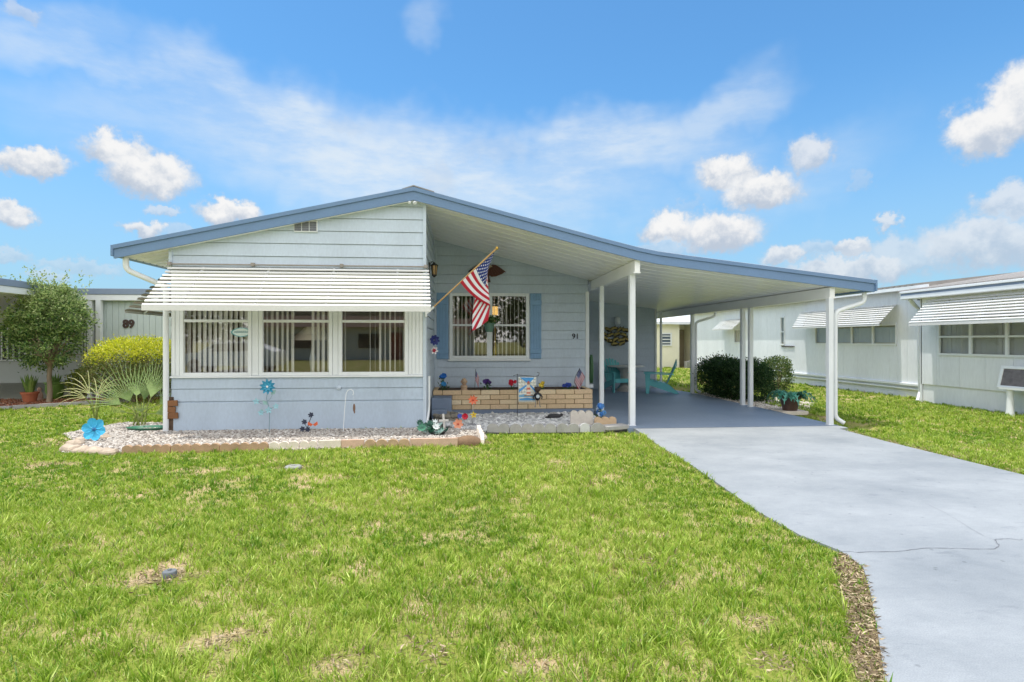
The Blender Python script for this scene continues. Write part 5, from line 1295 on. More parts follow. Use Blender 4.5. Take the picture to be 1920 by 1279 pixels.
# painted step block, stone ring, succulents, little cross, pinwheels near the corner
st = thing('step_block', 'blue grey painted two part step block against the side of the house', 'step', (-.36, 10.9, -.1))
mb = MB(); mb.box(-.60, -.22, 10.75, 11.3, -.12, .36); put(mb, 'block', 'slabface', st, smooth=0, bevel=.012); mb = MB(); mb.box(-.58, -.3, 10.5, 10.745, -.12, .17); put(mb, 'lower_step', 'slabface', st, smooth=0, bevel=.012)
c = G(836, 790, -.05); o = thing('stone_ring', 'low ring of rough grey stones near the corner of the house', 'fire ring', tuple(c))
k_ = 0
for lay in range(2):
    mb = MB()
    for k in range(11):
        a = k * 2 * math.pi / 11 + lay * .3; q_ = MB(); q_.ell((0, 0, 0), (.075, .055, .045), 8, 6); rot = Matrix.Translation((c.x + .2 * math.cos(a), c.y + .2 * math.sin(a), c.z + .04 + lay * .075)) @ Matrix.Rotation(a + 1.57, 4, 'Z')
        q_.v = [tuple(rot @ Vector((p[0] * (1 + .15 * math.sin(40 * p[1] + k)), p[1], p[2] * (1 + .15 * math.sin(30 * p[0] + k))))) for p in q_.v]; mb.add(q_.v, q_.f)
    put(mb, 'stone_course', pm('ring_stone_%d' % lay, S(134, 128, 116), .95, .25, 9, bump=.6, bs=50), o)
mb = MB(); mb.lathe([(.001, .05), (.17, .05)], c, 14); put(mb, 'soil', flat('ring_soil', (70, 58, 48), .95), o)
c = G(833, 806, -.02); Yc = c.y; o = thing('garden_cross', 'small weathered white wooden cross leaning by the stone ring', 'cross', tuple(c))
mb = MB(); a, b = PY(834, 806, Yc), PY(831, 776, Yc); mb.bar(a - Vector((0, 0, .04)), b, .035, .02); mb.bar(PY(823, 789, Yc - .02), PY(841, 788, Yc - .02), .02, .035); put(mb, 'slats', pm('weathered_white', S(214, 210, 202), .85, .12, 14), o, smooth=0, bevel=.004)
def rosettes(parent, c, n, sx, sy, sz, r, cols, name='leaves'):
    mb = MB()
    for k in range(n):
        p = Vector(c) + Vector((max(-1.6, min(1.6, rng.gauss(0, 1))) * sx, max(-1.6, min(1.6, rng.gauss(0, 1))) * sy, abs(rng.gauss(0, sz)))); petals(mb, p, (rng.gauss(0, .6), -.6 + rng.gauss(0, .4), .8), r * rng.uniform(.7, 1.2), 9, .5, .5, k % len(cols), pointed=True)
    return thick(put(mb, name, [flat('ro_%d_%d_%d' % q, q, .5) for q in cols], parent, smooth=0, fix=False), .0015)
c = G(812, 817, -.01); o = thing('succulent_plant', 'clump of striped green and white succulents at the corner downpipe', 'succulent', tuple(c)); rosettes(o, c + Vector((0, 0, .05)), 26, .13, .08, .08, .075, [(74, 128, 104), (176, 206, 196), (226, 232, 228), (52, 96, 80)])
mb = MB(); mb.lathe([(.1, 0), (.14, .07), (.12, .07), (.001, .06)], c + Vector((.06, .04, -.01)), 14); put(mb, 'bowl', 'dark', o)
def pw(label, x, y, Y, gz, r, n, w, col, hub, cup=.2, pointed=False): return pinwheel('pinwheel', label, PY(x, y, Y), gz, r, n, w, col, hub, cup, 'little pinwheels near the porch corner', pointed, stake_col=(190, 190, 190))
pw('orange pinwheel with thin petals on a tall stake near the stone ring', 887, 750, 10.2, -.08, .095, 8, .42, (232, 122, 84), (200, 80, 60), .2, True)
pw('peach pinwheel close to the ground in front of the stone ring', 859, 795, 9.3, -.08, .085, 6, .7, (226, 152, 118), (200, 110, 90))
pw('round dark red flower pinwheel low beside the yellow one', 872, 781, 9.75, -.08, .055, 8, .9, (196, 28, 52), (150, 20, 40), .35)
pw('yellow star shaped pinwheel low at the left end of the rocks', 888, 778, 9.8, -.08, .06, 5, .55, (222, 196, 48), (200, 160, 30), .15, True)
pw('small blue flower pinwheel just left of the dark red one', 862, 780, 9.9, -.08, .045, 6, .7, (74, 96, 190), (50, 60, 140))
# dark flat stones/ornament on the rocks
c = G(1040, 784, -.02); mb = MB(); mb.ell((c.x, c.y, .02), (.14, .07, .045), 14, 7); mb.ell((c.x + .13, c.y, .04), (.035, .03, .03), 8, 6); mb.ell((c.x - .14, c.y, .0), (.05, .02, .015), 8, 5)
tag(mb.build('turtle_ornament', flat('turtle_dark', (58, 58, 60), .7)), 'low dark turtle shaped ornament lying on the white rocks', 'garden ornament')

# ------------------------------------------------------------------ the big flag, eagle, basket, spinner, window sign, lamps
fl = thing('house_flag', 'stars and stripes flag on a slanting wooden pole fixed to the house corner', 'flag', (XR + .03, 9.45, 1.98))
Bp = PY(803, 585, 9.43); Tp = PY(930, 467, 9.18)
mb = MB(); mb.tube([Bp, Tp], .0125, 10); put(mb, 'pole', 'wood', fl)
mb = MB(); mb.ell(Tp + (Tp - Bp).normalized() * .02, (.026, .026, .03), 12, 8); put(mb, 'finial', 'brass', fl)
mb = MB(); mb.tube([Bp - (Tp - Bp).normalized() * .03, Bp + (Tp - Bp).normalized() * .13], .02, 10); mb.box(Bp.x - .05, Bp.x - .02, 9.39, 9.47, Bp.z - .08, Bp.z + .07); put(mb, 'bracket', 'white', fl)
z5 = lambda x, y: (790 + x / 4.568, 440 + y / 4.568)
def lerp_tab(tab, v):
    for (a, pa), (b, pb_) in zip(tab[:-1], tab[1:]):
        if v <= b + 1e-9: t = (v - a) / (b - a); t = t * t * (3 - 2 * t) * .4 + t * .6; return (pa[0] + (pb_[0] - pa[0]) * t, pa[1] + (pb_[1] - pa[1]) * t)
    return tab[-1][1]
TABR = [(0, (560, 300)), (.33, (570, 405)), (.66, (580, 510)), (1, (590, 615))]
TABE = [(0, (520, 470)), (.25, (462, 535)), (.45, (442, 640)), (.65, (436, 745)), (.80, (437, 826)), (.9, (500, 790)), (1, (572, 735))]
def flagpt(u, v):
    w = 1 - v                                        # w = 0 at the canton edge
    H = (625 - 292 * w, 152 + 258 * w); Rr = lerp_tab(TABR, w); E = lerp_tab(TABE, w)
    uf = .50 - .02 * w
    if u < uf:
        t = u / uf; s_ = t * t * .25 + t * .75
        x = H[0] + (Rr[0] - H[0]) * s_; y = H[1] + (Rr[1] - H[1]) * t
        y += math.sin(t * math.pi) * (6 + 10 * w); d = .05 * t + .018 * math.sin(w * 11 + t * 2) * t
    else:
        t = (u - uf) / (1 - uf)
        x = Rr[0] + (E[0] - Rr[0]) * t; y = Rr[1] + (E[1] - Rr[1]) * t
        d = .05 + .05 * math.sin(min(t * 3, 1) * math.pi / 2) + .03 * math.sin(w * 9 + t * 3) * t + .018 * math.sin(w * 11 + 2) * (1 - t)
    px, py = z5(x, y)
    base_y = 9.43 + (9.18 - 9.43) * (1 - abs(0)) * .75
    hp = Bp.lerp(Tp, .0)
    return PY(px, py, 9.22 + .06 * w + d)
cloth('flag_cloth', flagpt, 64, 52, M_['flag'], fl)
# eagle
c = PY(914, 508, YR - .05); wm = pm('carved_wood', S(92, 52, 42), .5, .2, 14, bump=.4, bs=60); eg = thing('wall_eagle', 'brown carved eagle with spread wings on the wall above the window', 'wall ornament', tuple(c))
cx = PY(913, 508, YR - .05).x; cz_ = c.z
mb = MB(); mb.ell((cx, YR - .06, cz_ - .03), (.075, .045, .13), 12, 10); mb.prism([(cx - .05, YR - .075, cz_ - .13), (cx + .05, YR - .075, cz_ - .13), (cx + .08, YR - .065, cz_ - .25), (cx - .08, YR - .065, cz_ - .25)], (0, .03, 0)); put(mb, 'torso', wm, eg)
mb = MB(); mb.ell((cx + .03, YR - .075, cz_ + .1), (.05, .045, .055), 12, 8); mb.lathe([(.02, 0), (.012, .03), (.002, .055)], n=8, M=Matrix.Translation((cx + .07, YR - .08, cz_ + .1)) @ Matrix.Rotation(R(105), 4, 'Y')); put(mb, 'head', flat('eagle_pale', (196, 178, 150), .6), eg)
for s_ in (-1, 1):
    mb = MB()
    out = [(.04, .08), (.12, .14), (.20, .13), (.30, .07), (.41, -.01), (.34, -.06), (.27, -.09), (.2, -.12), (.1, -.13), (.04, -.08)]
    mb.prism([(cx + s_ * x, YR - .07 + .04 * x, cz_ + z) for x, z in out], (0, .03, 0))
    for k in range(5): mb.bar((cx + s_ * (.08 + k * .05), YR - .078, cz_ + .06 - k * .012), (cx + s_ * (.14 + k * .07), YR - .068, cz_ - .09 + k * .016), .02, .012)
    put(mb, 'wing', wm, eg)
# hanging basket
c = PY(917, 611, 11.75); hb_ = thing('hanging_basket', 'green plastic pot of leafy flowers hanging in front of the recessed window', 'hanging basket', (c.x, 11.75, c.z - .13))
mb = MB(); mb.lathe([(.075, -.13), (.115, .04), (.125, .04), (.125, .065), (.11, .065), (.1, .03), (.001, .02)], c, 20); put(mb, 'pot', flat('pot_green', (92, 124, 108), .5), hb_)
mb = MB(); top_h = Vector((c.x, 11.75, sof(c.x) - .03))
for k in range(3): a = k * 2.09; mb.tube([c + Vector((.12 * math.cos(a), .12 * math.sin(a), .05)), Vector((c.x, 11.75, c.z + .5)), top_h], .0025, 4)
put(mb, 'hanger', 'dark', hb_)
nL = 340; P = nr.normal(size=(nL, 3)) * np.array([.09, .08, .045]) + np.array([0, 0, .24]); leaf_mesh('foliage', P, nr.normal(size=(nL, 3)) + np.array([0, 0, .4]), nr.uniform(.05, .08, nL), .5, pick([(.05, .12, .03), (.09, .18, .05), (.14, .22, .08)], nL), M_['leaf'], hb_)
mb = MB()
for k in range(5): petals(mb, c + Vector((rng.gauss(.02, .06), -.06, .16 + rng.uniform(0, .06))), (rng.gauss(0, .3), -1, .4), .03, 6, .7, .3)
thick(put(mb, 'blossom', flat('basket_white', (226, 222, 204), .6), hb_, smooth=0, fix=False), .001)
# spinner on the side wall
c = PY(804, 648, 10.4); c.x = XR + .10; sp_ = thing('wind_spinner', 'dark blue and white patriotic spinner hanging on the porch side wall', 'wind spinner', tuple(c))
mb = MB(); petals(mb, c + Vector((0, 0, .1)), (.5, -1, 0), .10, 8, .6, .3); thick(put(mb, 'blue_whorl', flat('navy', (36, 46, 112), .5), sp_, smooth=0, fix=False))
mb = MB(); petals(mb, c + Vector((0, 0, -.09)), (.5, -1, 0), .075, 6, .6, .3); thick(put(mb, 'white_whorl', flat('spin_white', (230, 226, 228), .5), sp_, smooth=0, fix=False))
mb = MB(); petals(mb, c + Vector((0, -.02, -.09)), (.5, -1, 0), .04, 6, .6, .3); thick(put(mb, 'red_whorl', flat('spin_red', (170, 40, 60), .5), sp_, smooth=0, fix=False))
mb = MB(); mb.tube([c + Vector((-.085, 0, .3)), c + Vector((0, 0, .29)), c + Vector((0, 0, -.15))], .003, 5); put(mb, 'hanger', 'dark', sp_)
# surfboard shaped sign in the window
a, b = PY(433, 623, YF - .014), PY(472, 623, YF - .014); sg = thing('window_sign', 'small teal and white leaf shaped sign on the left front window', 'sign', tuple((a + b) / 2))
def lens(sc_, y): 
    cx_ = (a.x + b.x) / 2; L2 = (b.x - a.x) / 2 * sc_; H2 = .075 * sc_
    return [(cx_ + L2 * math.cos(t), y, a.z + H2 * math.sin(t) * abs(math.sin(t)) ** .35) for t in np.linspace(0, 2 * math.pi, 33)[:-1]]
mb = MB(); mb.prism(lens(1, YF - .016), (0, .012, 0)); bo = put(mb, 'board', flat('sign_teal', (96, 170, 180), .5), sg, smooth=0)
mb = MB(); mb.prism(lens(.86, YF - .0185), (0, .002, 0)); put(mb, 'face', flat('sign_pale', (214, 228, 226), .5), bo, smooth=0)
mb = MB(); cx_ = (a.x + b.x) / 2
for k in range(7): x = cx_ - .105 + k * .033; mb.tube([(x, YF - .021, a.z - .012), (x + .009, YF - .021, a.z + .022), (x + .018, YF - .021, a.z - .006), (x + .027, YF - .021, a.z + .006)], .0035, 4)
put(mb, 'squiggle', flat('sign_squiggle', (60, 140, 158), .5), bo)
# table lamp in the middle window, lit lamp in the recessed window
c = PY(586, 640, 9.95); tl = thing('table_lamp', 'table lamp with a wide pale shade standing inside the middle front window', 'lamp', (c.x, 9.95, .35))
zt = PY(586, 613, 9.95).z; zb = PY(586, 638, 9.95).z
mb = MB(); mb.lathe([(.12, zt), (.36, zb), (.355, zb), (.115, zt - .005)], (c.x, 9.95, 0), 24); put(mb, 'lamp_shade', flat('shade_linen', (242, 226, 206), .8), tl)
mb = MB(); mb.lathe([(.09, .72), (.09, .75), (.03, .8), (.035, .9), (.055, 1.15), (.02, 1.3), (.012, zt - .05)], (c.x, 9.95, 0), 16); put(mb, 'lamp_base', 'white', tl)
tb2 = thing('side_table', 'round side table under the lamp inside the middle front window', 'table', (c.x, 9.95, .35)); mb = MB(); mb.lathe([(.3, .69), (.3, .72), (.001, .72)], (c.x, 9.95, 0), 20); put(mb, 'tabletop', 'plank', tb2)
for k in range(3): mb = MB(); a_ = k * 2.09; mb.tube([(c.x + .22 * math.cos(a_), 9.95 + .22 * math.sin(a_), .35), (c.x + .2 * math.cos(a_), 9.95 + .2 * math.sin(a_), .7)], .018, 6); put(mb, 'leg', 'plank', tb2)
c = PY(928, 583, 12.62); ll = thing('table_lamp', 'lit lamp with a warm glowing shade inside the recessed window behind the flag', 'lamp', (c.x, 12.62, .35))
em, nt_, bs__ = nodes('lit_shade'); bs__.inputs['Base Color'].default_value = S(232, 196, 120); bs__.inputs['Emission Color'].default_value = S(255, 206, 120); bs__.inputs['Emission Strength'].default_value = .5
mb = MB(); mb.lathe([(.06, .1), (.10, -.09), (.095, -.09), (.055, .1)], c, 20); mb.build('lamp_shade', em, ll, world=True)
mb = MB(); mb.lathe([(.08, .92), (.08, .95), (.025, 1.0), (.05, 1.2), (.02, 1.45), (.01, c.z)], (c.x, 12.62, 0), 14); put(mb, 'lamp_base', 'brass', ll)
cb = thing('cabinet', 'dark cabinet below the lit lamp inside the recessed window', 'cabinet', (c.x, 12.8, .35)); mb = MB(); mb.box(c.x - .5, c.x + .5, 12.5, 12.95, .36, .92); put(mb, 'carcass', 'plank', cb, smooth=0); 
for s_ in (-1, 1): mb = MB(); mb.box(c.x + .25 * s_ - .23, c.x + .25 * s_ + .23, 12.47, 12.499, .42, .88); put(mb, 'door', 'plank', cb, smooth=0)

# ------------------------------------------------------------------ carport furniture
def adirondack(label, loc, rz_, group):
    o = thing('garden_chair', label, 'chair', (0, 0, 0), group=group); T = M_['teal']
    mb = MB()      # seat: slats, sloping down to the back; local +y is the front
    for k in range(5): y = .30 - k * .105; mb.box(-.27, .27, y - .048, y + .048, .36 - k * .022, .38 - k * .022)
    mb.box(-.27, .27, .335, .36, .27, .385); mb.build('seat', T, o, bevel=.006, smooth=0)
    mb = MB()
    n = 7
    for k in range(n):
        x = (k - 3) * .076; top_z = .92 - .035 * abs(k - 3) ** 1.7 * .55; fan = 1 + .22
        a = Vector((x * .86, -.20, .26)); b = Vector((x * fan, -.20 - .26, top_z)); mb.bar(a, b, .068, .018, up=(0, 1, .3))
        mb.ell(b, (.034, .012, .03), 10, 6)
    mb.bar((-.26, -.315, .50), (.26, -.315, .50), .03, .05); mb.bar((-.27, -.42, .72), (.27, -.42, .72), .03, .05)
    mb.build('backrest', T, o, bevel=.004, smooth=30)
    for s_ in (-1, 1):
        mb = MB(); mb.prism([(s_ * .27, .40, .545), (s_ * .385, .42, .545), (s_ * .40, .30, .545), (s_ * .36, -.1, .53), (s_ * .32, -.38, .51), (s_ * .27, -.38, .51)], (0, 0, .022)); mb.build('arm', T, o, bevel=.006, smooth=0)
        mb = MB(); mb.prism([(s_ * .29, .27, 0), (s_ * .29, .36, 0), (s_ * .29, .38, .545), (s_ * .29, .24, .545)], (s_ * .028, 0, 0)); mb.build('leg', T, o, bevel=.005, smooth=0)
        mb = MB(); mb.prism([(s_ * .27, .34, .36), (s_ * .27, .34, .25), (s_ * .27, -.42, .0), (s_ * .27, -.53, .0), (s_ * .27, -.2, .27)], (s_ * .026, 0, 0)); mb.build('leg', T, o, bevel=.005, smooth=0)
    o.location = loc; o.rotation_euler = (0, 0, rz_); return o
g1 = G(1151, 735, .004); ch1 = adirondack('teal slatted armchair facing the drive, left of the white table in the carport', (g1.x + .16, g1.y + .2, .004), R(180 + 14), 'teal chairs in the carport')
g2 = G(1238, 737, .004); ch2 = copy_tree(ch1); ch2.location = (g2.x, g2.y + .1, .004); ch2.rotation_euler = (0, 0, R(72)); ch2['label'] = 'teal slatted armchair seen from the side, right of the white table in the carport'
c = G(1180, 735, .004); c.y += .35; tbx = thing('pedestal_table', 'round white table on a flared stone pedestal between the two teal chairs', 'table', tuple(c))
zt = .73
mb = MB(); mb.lathe([(.50, zt - .03), (.53, zt - .02), (.53, zt), (.50, zt + .01), (.001, zt + .01)], (c.x, c.y, 0), 28); put(mb, 'tabletop', flat('table_white', (222, 222, 220), .5), tbx)
mb = MB(); mb.lathe([(.28, .004), (.28, .04), (.19, .1), (.13, .28), (.12, .38), (.16, .56), (.26, .68), (.27, .70)], (c.x, c.y, 0), 22); put(mb, 'pedestal', flat('pedestal_stone', (196, 192, 186), .8), tbx)
# shoal of fish on the wall
f0 = PY(1152, 630, YS - .05); fsh = thing('fish_sculpture', 'metal wall sculpture of a shoal of gold and black fish', 'wall ornament', tuple(f0))
fm = pm('fish_gold', S(176, 158, 96), .35, .2, 12, metal=.5, col2=S(120, 112, 70)); fd = flat('fish_black', (46, 44, 40), .45, metal=.4)
mb = MB()
for k, (x, y) in enumerate([(1131, 627), (1140, 618), (1151, 616), (1162, 618), (1173, 619), (1134, 634), (1145, 628), (1157, 627), (1169, 628), (1143, 639), (1154, 637), (1165, 638), (1174, 636), (1152, 645), (1166, 644)]):
    p = PY(x, y, YS - .07 - .02 * (k % 3)); L_ = .115; tilt = math.sin(k * 1.7) * .5; M3 = Matrix.Translation(p) @ Matrix.Rotation(tilt, 4, 'Y'); q_ = MB()
    q_.ell((0, 0, 0), (L_, .018, .06), 14, 8, 0); q_.prism([(L_ * .8, -.008, 0), (L_ * 1.3, -.008, .05), (L_ * 1.2, -.008, 0), (L_ * 1.3, -.008, -.05)], (0, .012, 0), 1); q_.prism([(-.03, -.008, .04), (.06, -.008, .085), (.07, -.008, .03)], (0, .012, 0), 1); q_.prism([(-.02, -.008, -.04), (.05, -.008, -.075), (.06, -.008, -.03)], (0, .012, 0), 1)
    q_.ell((-L_ * .62, -.017, .012), .011, 8, 6, 1); q_.ell((0.02, -.003, -.028), (L_ * .8, .018, .03), 12, 6, 1)
    for f_, m_ in zip(q_.f, q_.m): pass
    i0 = len(mb.v); mb.v += [tuple(M3 @ Vector(v)) for v in q_.v]; mb.f += [[i0 + i for i in f_] for f_ in q_.f]; mb.m += q_.m
fo = put(mb, 'fish_shoal', [fm, fd], fsh)
mb = MB()
for x0, y0, x1, y1 in ((1131, 627, 1174, 636), (1140, 618, 1166, 644), (1173, 619, 1143, 639), (1134, 634, 1162, 618)): mb.tube([PY(x0, y0, YS - .05), PY(x1, y1, YS - .05)], .006, 5)
put(mb, 'support_wire', fd, fsh)
# coiled green hose on its holder at the house corner
c = PY(1105, 692, 12.6); c.x = XH + .12; hs = thing('garden_hose', 'green hose coiled on a white wall holder behind the house corner', 'hose', tuple(c))
mb = MB()
pts = []
for k in range(90): a = k / 90 * 6 * 2 * math.pi; pts.append((c.x + .02 * math.sin(a * .31) + .0, c.y + .11 * math.cos(a) + .01 * math.sin(a * .7), c.z + .30 * math.sin(a) + .02 * math.sin(a * .23)))
mb.tube(pts, .014, 6); put(mb, 'coil', flat('hose_green', (74, 112, 74), .45), hs); mb = MB(); mb.box(c.x - .1, c.x + .03, c.y - .1, c.y + .1, c.z - .42, c.z - .34); put(mb, 'holder', 'white', hs, smooth=0, bevel=.01)
# bowl planter on its slab by the drive
c = G(1481, 771, .0); pv = tag(None or (lambda mb: (mb.box(c.x - .28, c.x + .28, c.y - .2, c.y + .2, -.06, .02), mb.build('paver', pale, bevel=.01, smooth=0))[1])(MB()), 'pale stone paver under the dark flower pot beside the drive', 'paver')
pt = thing('potted_succulent', 'dark brown pot of trailing blue green succulents beside the drive', 'potted plant', (c.x, c.y, .02)); mb = MB(); pot_mesh(mb, c + Vector((0, 0, .02)), .205, .30); put(mb, 'pot', pm('brown_glaze', S(86, 66, 58), .35, .25, 8), pt)
mb = MB()
for k in range(64):
    a = rng.uniform(0, 6.28); p = c + Vector((.12 * math.cos(a), .12 * math.sin(a), .31)); prev = None; d = Vector((math.cos(a) * .8, math.sin(a) * .8, rng.uniform(.5, 1.2))).normalized(); l = rng.uniform(.16, .34) if k % 5 else rng.uniform(.4, .55); s = Vector((-math.sin(a), math.cos(a), 0)); pts = []
    for j in range(6): pts.append(p.copy()); p = p + d * l / 5; d = (d + Vector((math.cos(a) * .15, math.sin(a) * .15, -.55 - .1 * j))).normalized()
    for j in range(5): 
        w = .022 * (1 - j / 6); mb.face([pts[j] - s * w, pts[j] + s * w, pts[j + 1] + s * w * .85, pts[j + 1] - s * w * .85], k % 3)
        if j > 0:
            for sg_ in (-1, 1): b0 = pts[j]; tip = b0 + s * sg_ * .055 + Vector((0, 0, .03)); mb.face([b0, b0 + (pts[j + 1] - b0) * .5, tip], k % 3)
thick(put(mb, 'leaves', [flat('succ_a', (60, 132, 112), .5), flat('succ_b', (96, 164, 144), .5), flat('succ_c', (46, 104, 84), .5)], pt, smooth=0, fix=False), .003)
# covers in the lawn
for (x, y, r, lb, colr) in ((550, 877, .085, 'small round grey valve cover in a bare patch of lawn near the gravel bed', (150, 150, 146)), (318, 1077, .038, 'small grey round cleanout cap in the lawn, nearer the street', (112, 116, 120))):
    c = G(x, y, .0); mb = MB(); mb.lathe([(r * 1.1, -.05), (r * 1.1, .012), (r, .022), (r * .3, .026), (r * .28, .034), (.001, .034)], c, 20); tag(mb.build('ground_cap', flat('cap_%d' % colr[0], colr, .6)), lb, 'cover')
SKYT = (.39, .69, .84, 1); LOWC = (1.55, 2.3, 3.0, 1); VEILC = (3.2, 3.5, 3.75, 1); CHI = (3.75, 3.75, 3.75, 1); CLO = (2.1, 2.4, 2.85, 1); CFILL = (10.0, 9.6, 9.2, 1); SUN_E = 2.4; EXPO = 0.72
# ------------------------------------------------------------------ lawn of real blades
BARE = [(*G(545, 877)[:2], .35, .16), (*G(330, 1078)[:2], .34, .20), (*G(290, 1082)[:2], .22, .16), (*G(1325, 905)[:2], .0, .0), (*G(1205, 1050)[:2], .16, .08), (*G(1240, 1005)[:2], .18, .07), (*G(790, 1210)[:2], .20, .13), (*G(825, 1230)[:2], .16, .1), (*G(390, 1210)[:2], .22, .1), (*G(640, 1240)[:2], .2, .09),
        (*G(1420, 1165)[:2], .2, .1), (*G(990, 1250)[:2], .2, .09), (*G(860, 860)[:2], .0, 0), (*G(1045, 866)[:2], .25, .09), (*G(1075, 1030)[:2], .0, 0), (*G(905, 830)[:2], .3, .16), (*G(100, 835)[:2], .5, .25), (*G(1840, 900)[:2], .0, 0), (*G(1450, 1240)[:2], .25, .12), (*G(650, 895)[:2], .2, .06), (*G(90, 870)[:2], .5, .12), (*G(440, 1190)[:2], .25, .07)]
NOGO = [DRIVE, [(p[0], p[1]) for p in SLAB], FRONTBED, [(-0.62, 9.22), (2.72, 9.1), (2.72, 12.3), (-.62, 12.3)], [(XL, YF - .02), (XR, YF - .02), (XR, YE), (XL, YE)], [(XL, YR), (5.9, YR), (5.9, YE), (XL, YE)], [(11.02, 2), (20, 2), (20, 12.6), (11.02, 12.6)], [(11.5, 12.5), (20, 12.5), (20, 28), (11.5, 28)], MULCH, [(-20, 12.3), (-10.5, 12.3), (-10.5, 25), (-20, 25)], [(-9.3, 15.2), (-5.5, 15.2), (-5.5, 25), (-9.3, 25)], [(-30, -13.1), (30, -13.1), (30, -3.7), (-30, -3.7)]]
edge_poly = [G(1590, 1030)[:2], G(1632, 1080)[:2], G(1660, 1279)[:2], G(1606, 1279)[:2], G(1594, 1200)[:2], G(1584, 1130)[:2], G(1560, 1055)[:2]]
def lawn(x0, x1, y0, y1, dens, lw, ll, tuft=.6):
    A = (x1 - x0) * (y1 - y0); n = int(A * dens)
    nt_ = int(n * tuft / 14); tx = nr.uniform(x0, x1, nt_); ty = nr.uniform(y0, y1, nt_)
    k = np.repeat(np.arange(nt_), 14); r = np.abs(nr.normal(0, .028, len(k))); a = nr.random(len(k)) * 6.283
    X = np.concatenate([tx[k] + r * np.cos(a), nr.uniform(x0, x1, n - len(k))]); Y = np.concatenate([ty[k] + r * np.sin(a), nr.uniform(y0, y1, n - len(k))])
    lean = np.concatenate([np.stack([np.cos(a), np.sin(a)], 1) * (.25 + r[:, None] * 12), nr.normal(0, .5, (n - len(k), 2))])
    tl = np.concatenate([nr.uniform(.75, 1.35, nt_)[k], nr.uniform(.6, 1.1, n - len(k))])
    tc = np.concatenate([nr.uniform(0, 1, nt_)[k], nr.uniform(0, 1, n - len(k))])
    keep = np.ones(len(X), bool)
    for p in NOGO: keep &= ~inpoly(X, Y, p)
    dn = .62 * vnoise(X, Y, 1.3, 5) + .38 * vnoise(X, Y, 4.3, 6)
    keep &= nr.random(len(X)) < np.clip(.72 + 1.2 * (dn - .2), .55, 1)
    for bx, by, rx, ry in BARE:
        if rx: 
            q = ((X - bx) / (rx * .62)) ** 2 + ((Y - by) / (ry * .95)) ** 2 + 1.6 * (vnoise(X, Y, 11, 8) - .5); keep &= nr.random(len(X)) < np.clip((q - .3) * .6 + .14, .12, 1)
    keep &= ~(inpoly(X, Y, edge_poly) & (nr.random(len(X)) < .82))
    X, Y, lean, tl, tc = X[keep], Y[keep], lean[keep], tl[keep], tc[keep]; n = len(X)
    big = vnoise(X, Y, .9, 21) * .6 + vnoise(X, Y, 2.7, 22) * .4
    L = ll * tl * nr.uniform(.6, 1.2, n) * (.62 + .75 * big); Wd = lw * nr.uniform(.7, 1.3, n)
    lean = lean * nr.uniform(.5, 1.5, (n, 1)); h = np.ones((n, 1)); d1 = unit(np.concatenate([lean * .55, h], 1)); d2 = unit(np.concatenate([lean * 1.7, h * .75], 1))
    th = nr.random(n) * 6.283; sd = np.stack([np.cos(th), np.sin(th), np.zeros(n)], 1) * Wd[:, None] * .5
    z = hfun(X, Y) - .004; P0 = np.stack([X, Y, z], 1); P1 = P0 + d1 * L[:, None] * .5; P2 = P1 + d2 * L[:, None] * .5
    V = np.stack([P0 - sd * .8, P0 + sd * .8, P1 + sd, P1 - sd, P2], 1).reshape(-1, 3)
    # colour: yellow green, mid, deep, straw, in drifts
    f = np.clip((.55 * big + .45 * tc + nr.normal(0, .16, n) - .5) * 1.45 + .46, 0, 1)[:, None]
    a1, a2, a3 = np.array([.115, .25, .017]), np.array([.31, .45, .037]), np.array([.545, .64, .14])
    col = np.where(f < .5, a1 + (a2 - a1) * f * 2, a2 + (a3 - a2) * (f - .5) * 2)
    st = nr.random(n) < (.03 + .09 * np.clip(vnoise(X, Y, 1.7, 31) - .5, 0, .5) * 2); col[st] = np.array([.46, .38, .19]) * nr.uniform(.7, 1.25, (int(st.sum()), 1))
    col = col * nr.uniform(.78, 1.22, (n, 1))
    return V, np.repeat(col, 5, axis=0)
parts = [lawn(-3.4, 3.6, 1.2, 3.4, 8200, .0048, .056), lawn(-5.2, 4.2, 3.4, 5.4, 5400, .0060, .057), lawn(-7.5, 9, 5.4, 8.3, 3300, .0080, .059), lawn(-11, 11.6, 8.3, 12.5, 1400, .0125, .068), lawn(-14, 11.6, 12.5, 16, 420, .018, .07), lawn(5.5, 11.6, 16, 30, 260, .026, .075)]
parts += [lawn(4.2, 11.6, 1.0, 5.4, 1500, .009, .06), lawn(-9, -5.2, 1.5, 5.4, 1300, .009, .06), lawn(-5.2, -3.4, 1.0, 3.4, 2400, .007, .058), lawn(-12, -7.5, 4, 8.3, 900, .012, .062), lawn(9, 11.6, 5.4, 8.3, 1500, .009, .06)]
parts += [lawn(-3.4, 3.6, 1.2, 3.4, 260, .0075, .09, 1.0), lawn(-5.2, 4.2, 3.4, 5.4, 170, .0085, .09, 1.0), lawn(-7.5, 9, 5.4, 8.3, 110, .010, .09, 1.0)]
V = np.concatenate([p[0] for p in parts]); C_ = np.concatenate([p[1] for p in parts]); nB = len(V) // 5; i = np.arange(nB)[:, None] * 5
grass = np_mesh('grass', V, [np.concatenate([i, i + 1, i + 2, i + 3], 1), np.concatenate([i + 3, i + 2, i + 4], 1)], M_['grass'], C_, smooth=False)
tag(grass, kind='stuff')
print('blades', nB)
